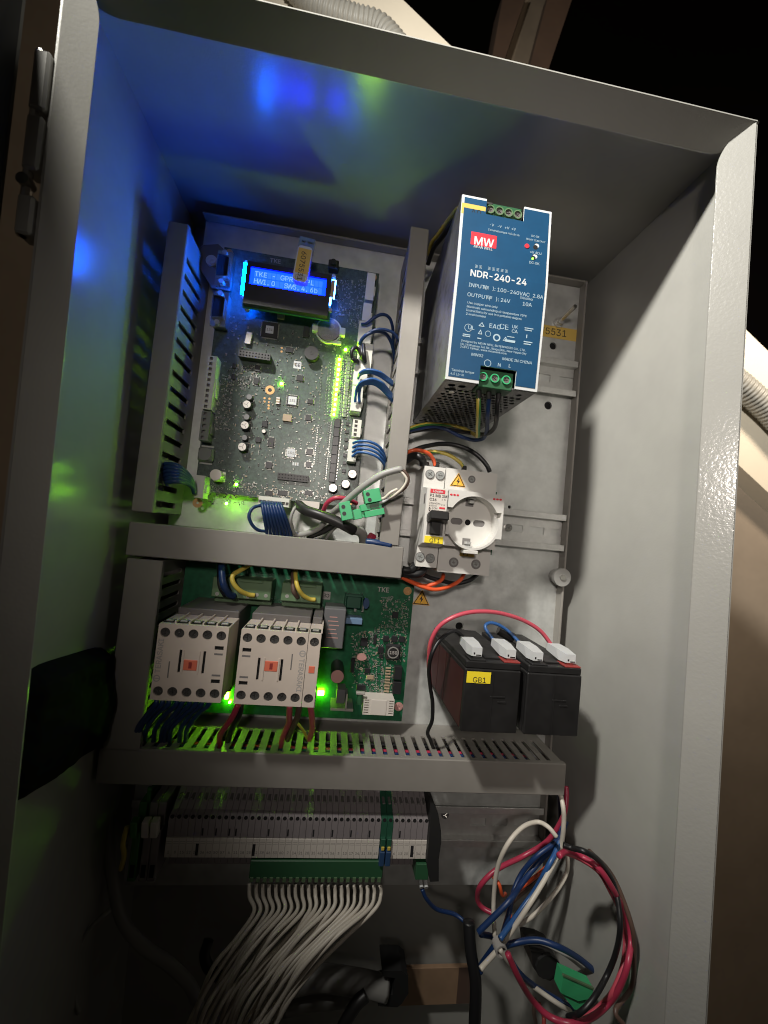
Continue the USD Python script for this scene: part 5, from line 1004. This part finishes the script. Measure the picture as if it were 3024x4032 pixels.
# ================================================================== TERMINAL ROW
YT = -46.0
TZ = {k: at('J7', 700, v, y)[2] for k, v, y in (('top', 262, YT + 6), ('hole', 330, YT), ('mk1', 515, YT), ('mk0', 705, YT))}
tr = Thing('terminal_row', 'long row of grey terminal blocks with white numbered markers under the lowest duct', 'terminal block', base=(-70, 0, -265))
tx0 = at('J7', 120, 600, YT)[0]; tx1 = at('J8', 1140, 640, YT)[0]
NT = 41; pw = (tx1 - tx0) / NT
zt, zh, z1, z0 = TZ['top'], TZ['hole'], TZ['mk1'], TZ['mk0']
gaps = {4: 1, 12: 1, 38: 1}
green_at = (33, 34)
for k in range(NT):
    x = tx0 + k * pw
    prof = Polygon([(-9, zt + 9), (-22, zt + 9), (YT + 7, zt), (YT, zt - 1.5), (YT, z1 + .2), (YT + 1.2, z1), (YT + 1.2, z0), (YT + 3, z0 - .5), (YT + 12, z0 - 4), (YT + 12, z0 - 14), (-9, z0 - 14)])
    m = trimesh.creation.extrude_polygon(prof, pw - .25, engine='earcut'); v = np.asarray(m.vertices)
    m.vertices = np.stack([v[:, 2] + x + .1, v[:, 0], v[:, 1]], 1); trimesh.repair.fix_normals(m)
    g = k in green_at
    b = tr.part('terminal', m, 'pcb_earth' if g else 'terminal_grey', label='green terminal' if g else None)
    tr.part('test_hole', cyl((x + pw / 2, YT - .06, zh), 1.45, .2, 12), 'hole_black', parent=b)
    tr.part('entry_hole', [box(x + 1.4, x + pw - 1.4, -36, -28, zt + 4.4, zt + 5.6)], 'print_grey', parent=b)
    if k in (5, 7, 9, 10, 15, 18, 22, 25, 28, 31, 36): tr.part('key_slot', box(x + pw * .1, x + pw * .35, YT - .05, YT + .3, z1 + 1.2, z1 + 6.5), 'print_black', parent=b)
    if not g:
        mk = tr.part('marker', [box(x + .06, x + pw - .06, YT - .4, YT + 1.0, z0 + .3, z1 - .4, .15)], 'marker_white', label=None)
        tr.part('marker_print', [text(str((k * 7) % 60 + 1), (x + pw * .5, YT - .42, z0 + 4.2), 1.9, depth=.05, center=True), box(x + .5, x + pw - .5, YT - .45, YT - .4, z1 - 3.2, z1 - 3.0), box(x + .5, x + pw - .5, YT - .45, YT - .4, z1 - 4.4, z1 - 4.25)], 'print_grey', parent=mk)
    else:
        tr.part('lever', [box(x + .6, x + pw - .6, YT - 3, YT + 2, z1 - 5, z1 + 2, .4)], 'pcb_earth', parent=b); tr.part('lever_tip', box(x + 1.2, x + pw - 1.2, YT - 3.8, YT - 2.6, z1 - 6, z1 - 3.4, .3), 'wire_yellow', parent=b); tr.part('lever_base', box(x + .4, x + pw - .4, YT - 4, YT + 2, z0 - 3, z1 - 7, .5), 'blue_part', parent=b)
for u in (415, 945):
    q = at('J7', u, 625, YT - .5); tr.part('partition', box(q[0] - 1.0, q[0] + 1.0, YT - .7, YT, z0 + 2, z1 - 4.5), 'print_black')
q = at('J8', 998, 655, YT - .5); tr.part('partition', box(q[0] - 1.1, q[0] + 1.1, YT - .7, YT, z0 + 2, z1 - 4.5), 'print_black')
ep = at('J8', 1195, 600, -50)
poly = Polygon([xz('J8', u, v, -50) for u, v in ((1160, 130), (1190, 170), (1240, 280), (1265, 430), (1268, 540), (1245, 700), (1245, 905), (1165, 910), (1135, 740), (1150, 560), (1175, 300))])
tr.part('end_plate', plate(poly, -52, -8), 'black_matt', label='black end plate')
gp_ = Thing('green_plug_strip', 'long green multi way plug with white leads under the terminal row', 'terminal plug', base=tuple(at('J8', 300, 830, -48)))
gx0, gx1 = at('J7', 905, 830, -47)[0], at('J8', 730, 830, -47)[0]
gz1, gz0 = z0 - 1.2, at('J8', 300, 905, -47)[2]
NG = 21; gw = (gx1 - gx0) / NG
gp_.part('plug_body', box(gx0, gx1, -47, -20, gz0, gz1, .6), 'plug_green_dim')
for k in range(NG): gp_.part('contact_key', box(gx0 + (k + .2) * gw, gx0 + (k + .75) * gw, -47.8, -46.8, gz0 - 1.8, gz0 + 1.6, .2), 'plug_sage')
g = 'white leads of the long green plug'
for k in range(NG):
    t_ = k / (NG - 1); j = rng.uniform(-1, 1, 8)
    L_ = [(983, 3478), (984, 3530), (1000, 3590), (930, 3692), (845, 3810), (772, 3954), (733, 4060), (700, 4180)]; R_ = [(1497, 3486), (1499, 3520), (1478, 3580), (1360, 3685), (1240, 3805), (1146, 3925), (1070, 4060), (1000, 4180)]
    ys = [-42, -44, -50, -58, -64, -68, -70, -70]; tt = [t_, t_, t_, t_, t_ ** .95, t_, t_, t_]
    pts = [(a[0] + (b[0] - a[0]) * s + q * (8 if i > 2 else 1.5 * (i > 0)), a[1] + (b[1] - a[1]) * s + q * (4 if 1 < i else 0), y + (q * 6 if i > 2 else q)) for i, (a, b, s, y, q) in enumerate(zip(L_, R_, tt, ys, j))]
    wire('F', pts, 1.45 + .12 * j[0], 'wire_white', NTH[k] + ' white lead from the left on the long green plug', g)
g2 = Thing('small_green_plug', 'small green two way plug with white ferrules beside the black end plate', 'terminal plug', base=tuple(at('J8', 1090, 850, -44)))
x0, x1 = at('J8', 1030, 850, -44)[0], at('J8', 1150, 850, -44)[0]
g2.part('plug_body', box(x0, x1, -46, -20, at('J8', 1090, 915, -46)[2], at('J8', 1090, 765, -46)[2], .5), 'plug_green_dim')
for u in (1080, 1125):
    a = at('J8', u, 920, -38); b = at('J8', u + 10, 985, -42); g2.part('ferrule', tube([a, b], 1.6, 8, smooth=False), 'print_white')
wire('F', [(1662, 3500, -40), (1680, 3540, -40), (1720, 3580, -36), (1790, 3600, -34), (1835, 3635, -40), (1852, 3660, -46)], 1.6, 'wire_navy', 'dark blue lead from the small green plug to the thick black cable')
wire('F', [(1845, 3625, -46), (1853, 3740, -52), (1872, 3870, -58), (1868, 4040, -62), (1862, 4180, -62)], 4.6, 'wire_black', 'thick black cable hanging straight down beside the wire tangle', cat='cable', name='cable')
# three terminals at the far left
for i, (u, lab, m) in enumerate(((148, 'yellow green earth terminal at the far left of the rail', 'wire_green'), (202, 'grey terminal in the middle of the far left trio', 'terminal_grey'), (243, 'grey terminal at the right of the far left trio', 'terminal_grey'))):
    a = at('W3', u, 330, -52); w = 5.6
    tt_ = Thing('rail_terminal', lab, 'terminal block', base=(a[0], -8, a[2]))
    zA, zB = at('W3', u, 268, -52)[2], at('W3', u, 560, -46)[2]; zM = at('W3', u, 352, -52)[2]
    tt_.part('terminal_body', [box(a[0] - w / 2, a[0] + w / 2, -46, -8, zB, zM, .4), box(a[0] - w / 2, a[0] + w / 2, -40, -8, zM, zA + 4, .4)], m)
    tt_.part('marker', rot(box(a[0] - w / 2 + .3, a[0] + w / 2 - .3, -52, -46, zM, zA, .5), (a[0], -46, zM), (1, 0, 0), 10), 'marker_white' if i else 'wire_green')
    tt_.part('clamp_opening', [box(a[0] - 1.6, a[0] + 1.6, -46.2, -45.9, zB + 3 + 12 * j, zB + 12 + 12 * j) for j in range(2)][0], 'hole_black')
wire('W3', [(120, 300, -50), (100, 380, -52), (105, 440, -50), (90, 500, -46)], 1.7, 'wire_yellow', 'yellow lead at the far left terminal')
wire('W3', [(225, 120, -40), (222, 180, -36), (235, 250, -30)], 1.6, 'wire_green', 'green and yellow lead dropping to the far left terminals')

# ================================================================== WIRE TANGLE AT THE LOWER RIGHT
def lead(pts, r, m, lab, y0, y1):
    n = len(pts); wire('W4', [(u, v, y0 + (y1 - y0) * i / (n - 1) + 5 * math.sin(i * 1.7 + len(lab))) for i, (u, v) in enumerate(pts)], r, m, lab)
lead([(733, 110), (735, 160), (720, 250), (650, 360), (540, 430), (420, 490), (345, 560), (325, 620), (345, 665), (405, 700)], 2.0, 'wire_red', 'red lead sweeping left across the tangle from the duct end', -44, -30)
lead([(405, 800), (400, 650), (415, 500), (460, 385), (530, 302), (600, 276), (650, 298), (690, 345)], 1.7, 'wire_white', 'white lead making the tall loop at the top of the tangle', -60, -64)
lead([(700, 120), (718, 200), (722, 280), (705, 400), (640, 530), (560, 660), (480, 780), (425, 855), (340, 950)], 1.8, 'wire_white', 'white lead running diagonally down through the tangle', -50, -74)
lead([(715, 385), (740, 440), (735, 510), (690, 590), (600, 690), (520, 748)], 1.6, 'wire_white', 'white lead curving behind the diagonal one', -40, -52)
lead([(695, 130), (705, 200), (705, 300), (690, 360), (600, 430), (530, 510), (490, 600), (470, 700), (440, 800)], 1.8, 'wire_navy', 'dark blue lead at the left of the diagonal bundle', -40, -60)
lead([(725, 270), (690, 400), (650, 480), (590, 590), (510, 700), (430, 812)], 2.0, 'wire_blue', 'bright blue lead beside the white diagonal one', -48, -68)
lead([(735, 270), (690, 370), (600, 470), (520, 570), (470, 640), (330, 782)], 2.1, 'wire_navy', 'dark blue lead crossing to the thick black cable', -44, -66)
lead([(705, 430), (620, 520), (560, 580), (490, 640), (460, 720), (430, 830)], 1.6, 'cable_brown', 'brown lead inside the diagonal bundle', -36, -56)
lead([(690, 440), (600, 520), (500, 600), (470, 660), (480, 720)], 1.5, 'wire_orange', 'orange lead half hidden in the diagonal bundle', -34, -46)
lead([(400, 530), (425, 560), (440, 610), (455, 605)], 1.5, 'wire_orange', 'short orange lead end left of the bundle', -30, -32)
lead([(340, 790), (390, 800), (410, 815), (400, 850), (345, 930), (340, 965)], 2.0, 'wire_navy', 'dark blue lead bending at the tie point towards the black cable', -62, -60)
lead([(430, 860), (490, 832), (600, 818), (700, 850), (790, 900), (868, 962)], 2.1, 'wire_navy', 'dark blue lead with a cut end arching to the right', -66, -70)
lead([(440, 850), (500, 840), (610, 830), (720, 880), (800, 940), (855, 985), (865, 1030)], 1.2, 'cable_grey', 'thin grey lead following the dark blue arch', -62, -52)
lead([(440, 850), (475, 900), (520, 970), (590, 1030), (690, 1090), (785, 1145)], 2.0, 'wire_navy', 'dark blue lead running down to the tilted green plug', -68, -60)
lead([(430, 860), (470, 920), (530, 990), (610, 1050), (700, 1112), (778, 1158)], 1.7, 'wire_white', 'white lead running down to the tilted green plug', -70, -60)
lead([(700, 430), (740, 410), (800, 432), (880, 485), (945, 580), (1000, 690), (1028, 810), (1015, 930), (975, 1040), (920, 1115), (850, 1172), (760, 1200), (660, 1170), (580, 1095), (515, 990), (465, 880)], 1.9, 'wire_red', 'outer red lead of the big loop at the lower right', -112, -116)
lead([(730, 415), (800, 445), (880, 500), (935, 590), (985, 700), (1005, 810), (995, 930), (950, 1050), (890, 1120), (820, 1175), (740, 1215)], 1.7, 'wire_pink', 'inner pink lead of the big loop at the lower right', -104, -110)
lead([(720, 380), (760, 395), (820, 412), (885, 455), (945, 545), (972, 650), (980, 770), (960, 880), (920, 980), (862, 1080), (800, 1148), (740, 1172)], 1.7, 'wire_black', 'black lead of the big loop at the lower right', -116, -118)
lead([(840, 410), (930, 500), (990, 620), (1040, 780), (1045, 920), (1030, 1040), (960, 1140), (1000, 1210)], 1.5, 'cable_brown', 'brown lead outside the red loop', -112, -112)
lead([(590, 1090), (585, 1150), (600, 1230)], 1.6, 'cable_brown', 'brown lead dropping out of view under the tangle', -50, -50)
lead([(610, 1110), (630, 1170), (628, 1240)], 1.6, 'terminal_red', 'dark red lead dropping out of view under the tangle', -48, -48)
lead([(935, 1130), (990, 1180), (1060, 1230)], 1.6, 'terminal_red', 'dark red lead leaving at the bottom right of the loop', -40, -40)
tie = at('W4', 428, 848, -70)
obj('cable_tie', ring((tie[0], -74, tie[2]), 4.5, 3.4, 8), 'print_pale', 'pale cable tie holding the tangle together', 'cable tie')
gq = Thing('tilted_plug', 'green terminal plug lying tilted behind the wire loop at the bottom right', 'terminal plug', base=tuple(at('W4', 780, 1050, -80)))
gq.part('plug_body', [slab('W4', [(722, 980), (860, 1042), (848, 1085), (790, 1098), (708, 1060)], -84, 9), slab('W4', [(712, 1062), (790, 1100), (845, 1090), (800, 1142), (770, 1135)], -82, 8)], 'plug_green')
gq.part('plug_edge', slab('W4', [(722, 978), (862, 1040), (858, 1046), (718, 984)], -85, 1.5), 'plug_sage')
bp = at('W4', 640, 930, -60)
bpl = Thing('cable_plug', 'black rounded plug hanging behind the arching dark blue lead', 'plug', base=tuple(bp))
bpl.part('plug_body', [slab('W4', [(572, 868), (640, 880), (690, 905), (718, 950), (690, 985), (660, 1005), (610, 985), (580, 940)], -60, 20)], 'black_plastic')
bpl.part('plug_rim', cyl((bp[0], -62, bp[2]), 9, 3, 10), 'black_matt')
ca = at('W3', 1545, 1050, 22)
x0, x1, zz0, zz1 = fr_rect('W4', -60, 950, 288, 1110, 22)
cb = Thing('brown_board', 'brown board piece lying against the back panel near the bottom', 'board', base=((x0 + x1) / 2, 26, zz0))
cb.part('sheet', box(x0, x1, 22, 26, zz0, zz1, .4), 'cardboard'); cb.part('darker_edge', box(x1 - 13, x1 - .2, 21.4, 22, zz0 + 1, zz1 - .2), 'cable_brown')
# cables low in the shaded left half
wire('W6', [(575, 940, -20), (580, 1200, -24), (600, 1430, -28), (655, 1660, -34), (770, 1800, -40), (900, 1890, -44), (1010, 2000, -46), (1060, 2120, -46)], 4.2, 'cable_grey', 'thick grey cable curving down the shaded left side', cat='cable', name='cable')
wire('W6', [(590, 1600, -40), (480, 1700, -46), (415, 1820, -50), (390, 2000, -50), (420, 2150, -50)], 1.6, 'cable_grey', 'thin grey lead looping in the shaded lower left corner')
wire('W6', [(345, 860, -80), (260, 980, -84), (200, 1150, -86), (160, 1400, -86), (110, 1600, -84), (60, 1800, -80)], 1.6, 'wire_black', 'thin black lead along the shaded left panel')
wire('W3', [(500, 830, -20), (480, 900, -24), (500, 960, -26), (560, 1010, -28)], 4.0, 'black_plastic', 'black cable curving behind the white leads', cat='cable', name='cable')
wire('W3', [(800, 1060, -6), (1000, 1010, -8), (1200, 1030, -10), (1330, 1060, -10)], 9.0, 'cable_grey', 'grey sleeve lying across behind the white leads', cat='cable', name='cable')
wire('W3', [(850, 1150, -4), (1000, 1120, -4), (1200, 1105, -6)], 6.0, 'cable_grey', 'lower grey sleeve behind the white leads', cat='cable', name='cable')
obj('hose_clip', slab('W3', [(1310, 975), (1400, 975), (1430, 1000), (1432, 1080), (1400, 1130), (1380, 1145), (1290, 1140), (1290, 1110), (1360, 1085), (1370, 1010), (1310, 1000)], -16, 22), 'black_matt', 'black curved clip at the end of the grey sleeve', 'clip')
wire('W3', [(1235, 1085, -20), (1190, 1130, -22), (1130, 1230, -24), (1100, 1300, -24)], 5.0, 'black_plastic', 'black cable slanting out of view under the grey sleeve', cat='cable', name='cable')
wire('W3', [(760, 1080, -30), (900, 985, -26), (820, 970, -24), (680, 990, -20)], 1.4, 'wire_white', 'thin pale lead crossing behind the white fan')
# black padded cover on the left side panel
V = []
for (u, v), y in zip([(0, 0)] * 14, np.linspace(-120, -12, 14)):
    V.append(y)
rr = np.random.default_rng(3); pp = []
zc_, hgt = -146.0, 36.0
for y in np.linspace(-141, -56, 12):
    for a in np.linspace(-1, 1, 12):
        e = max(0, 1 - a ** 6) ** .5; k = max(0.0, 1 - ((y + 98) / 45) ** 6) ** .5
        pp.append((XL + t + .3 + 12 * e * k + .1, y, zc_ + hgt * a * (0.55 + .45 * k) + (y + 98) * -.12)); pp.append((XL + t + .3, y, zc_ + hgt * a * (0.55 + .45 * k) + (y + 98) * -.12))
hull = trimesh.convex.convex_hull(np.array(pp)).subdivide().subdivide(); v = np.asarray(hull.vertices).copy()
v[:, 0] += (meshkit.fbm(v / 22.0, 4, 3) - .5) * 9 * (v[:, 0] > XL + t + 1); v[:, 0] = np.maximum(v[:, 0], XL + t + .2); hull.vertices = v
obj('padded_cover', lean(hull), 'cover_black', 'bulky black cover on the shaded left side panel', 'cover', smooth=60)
